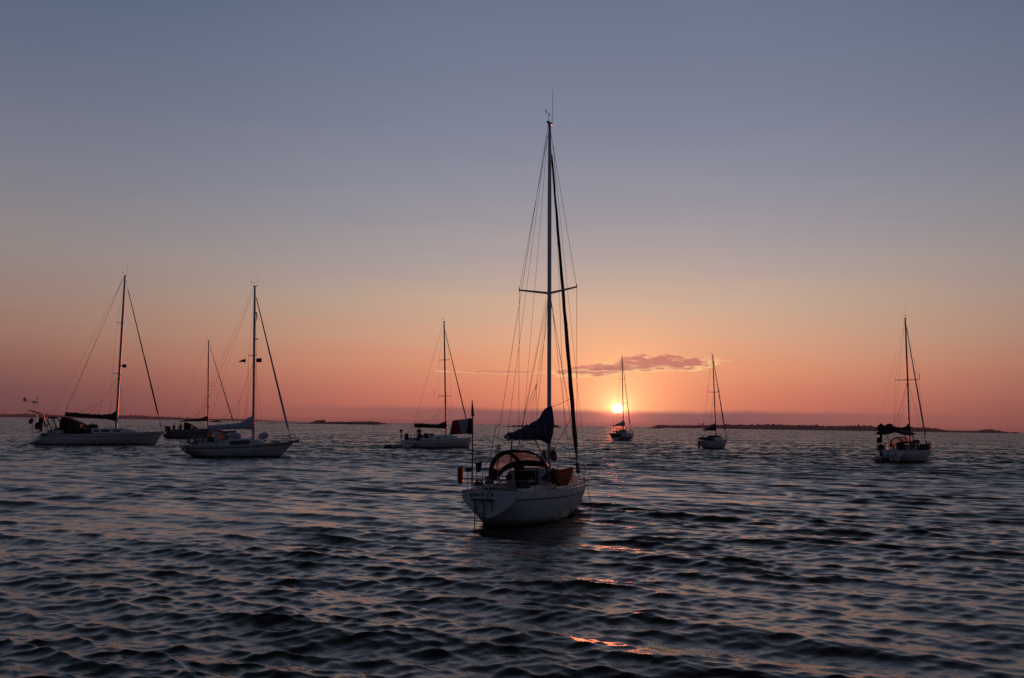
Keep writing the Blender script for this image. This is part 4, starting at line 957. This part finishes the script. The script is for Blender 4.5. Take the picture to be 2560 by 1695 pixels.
land('rocky_islet', 'dark rocky islet seen behind the navy sail cover', 1250, [(1257, .2), (1266, 1.4), (1276, 1.0), (1284, 3.0), (1292, 1.8), (1310, 2.8), (1330, 2.4), (1360, 3.4), (1378, 4.6), (1390, 3.6), (1400, 1.6), (1406, .2)], 60, 'rock', .4, 8)
land('island', 'long low island on the horizon behind the small sailboat', 3000, [(1622, .2), (1640, 6), (1652, 9), (1670, 8), (1700, 7), (1750, 9), (1800, 10.5), (1850, 11), (1900, 13), (1945, 16), (1990, 14), (2040, 15), (2080, 16), (2110, 17), (2150, 17), (2172, 15), (2200, 11), (2260, 10), (2300, 11), (2340, 9), (2370, 4.5), (2440, 4), (2460, 7), (2480, 8), (2500, 5), (2520, 2), (2540, .2)], 420, 'land', .17, 9)
land('rocky_islet', 'dark reef at the left tip of the long low island', 1700, [(1606, .2), (1632, 1.2), (1640, 2.6), (1655, 1.4), (1662, .2)], 40, 'rock', .4, 10)
land('rocky_islet', 'pair of small rock heads on the horizon near the right edge', 3200, [(2500, .2), (2514, 3.4), (2524, 1.6), (2540, 3.6), (2552, .2)], 60, 'rock', .25, 11)
def tree(px, D, z, h, lab):
    p = ray(px, D); t = empty('pine_tree', (p.x, p.y, z)); tag(t, lab, 'tree', 'trees on the long low island')
    MB().tube([(0, 0, -1.5), (.1, 0, h*.3), (.2, .1, h*.75)], [h*.05, h*.04, h*.02], 7).line((.1, 0, h*.4), (h*.2, 0, h*.6), h*.018).line((.1, 0, h*.45), (-h*.18, .3, h*.62), h*.018).build('trunk', 'bark', t)
    rnd = random.Random(int(px)); c = MB()
    for _ in range(260):
        q = Vector((rnd.gauss(0, .17), rnd.gauss(0, .17), rnd.gauss(.70, .13)))*h; d = [Vector((rnd.uniform(-1, 1), rnd.uniform(-1, 1), rnd.uniform(-1, 1)))*h*.07 for _ in range(3)]
        c.add([q+d[0], q+d[1], q+d[2]], [(0, 1, 2)])
    c.build('crown', 'leaf', t, smooth=False)
tree(1748, 2990, 8, 7.5, 'lone pine standing left of two others on the long low island'); tree(1755.5, 2990, 8, 6.0, 'shorter middle pine of three on the long low island'); tree(1759.5, 2990, 8.5, 8.5, 'tallest and rightmost pine of three on the long low island')

# ------------------------------------------------------------------ evening haze over the water
def haze():
    o = MB().add([(x, y, z) for z in (-1.5, 30) for x, y in ((-13000, -13000), (13000, -13000), (13000, 13000), (-13000, 13000))], [(3, 2, 1, 0), (4, 5, 6, 7), (0, 1, 5, 4), (1, 2, 6, 5), (2, 3, 7, 6), (3, 0, 4, 7)])
    m = bpy.data.materials.new('haze'); m.use_nodes = True; t = m.node_tree; t.nodes.clear()
    q = t.nodes.new('ShaderNodeOutputMaterial'); v = t.nodes.new('ShaderNodeVolumePrincipled'); t.links.new(v.outputs[0], q.inputs['Volume'])
    v.inputs['Color'].default_value = (.78, .78, .86, 1); v.inputs['Density'].default_value = .00005; v.inputs['Anisotropy'].default_value = .0
    o = o.build('haze', m, None, smooth=False); tag(o, 'thin evening haze lying over the whole anchorage', 'haze', kind='stuff')
haze()
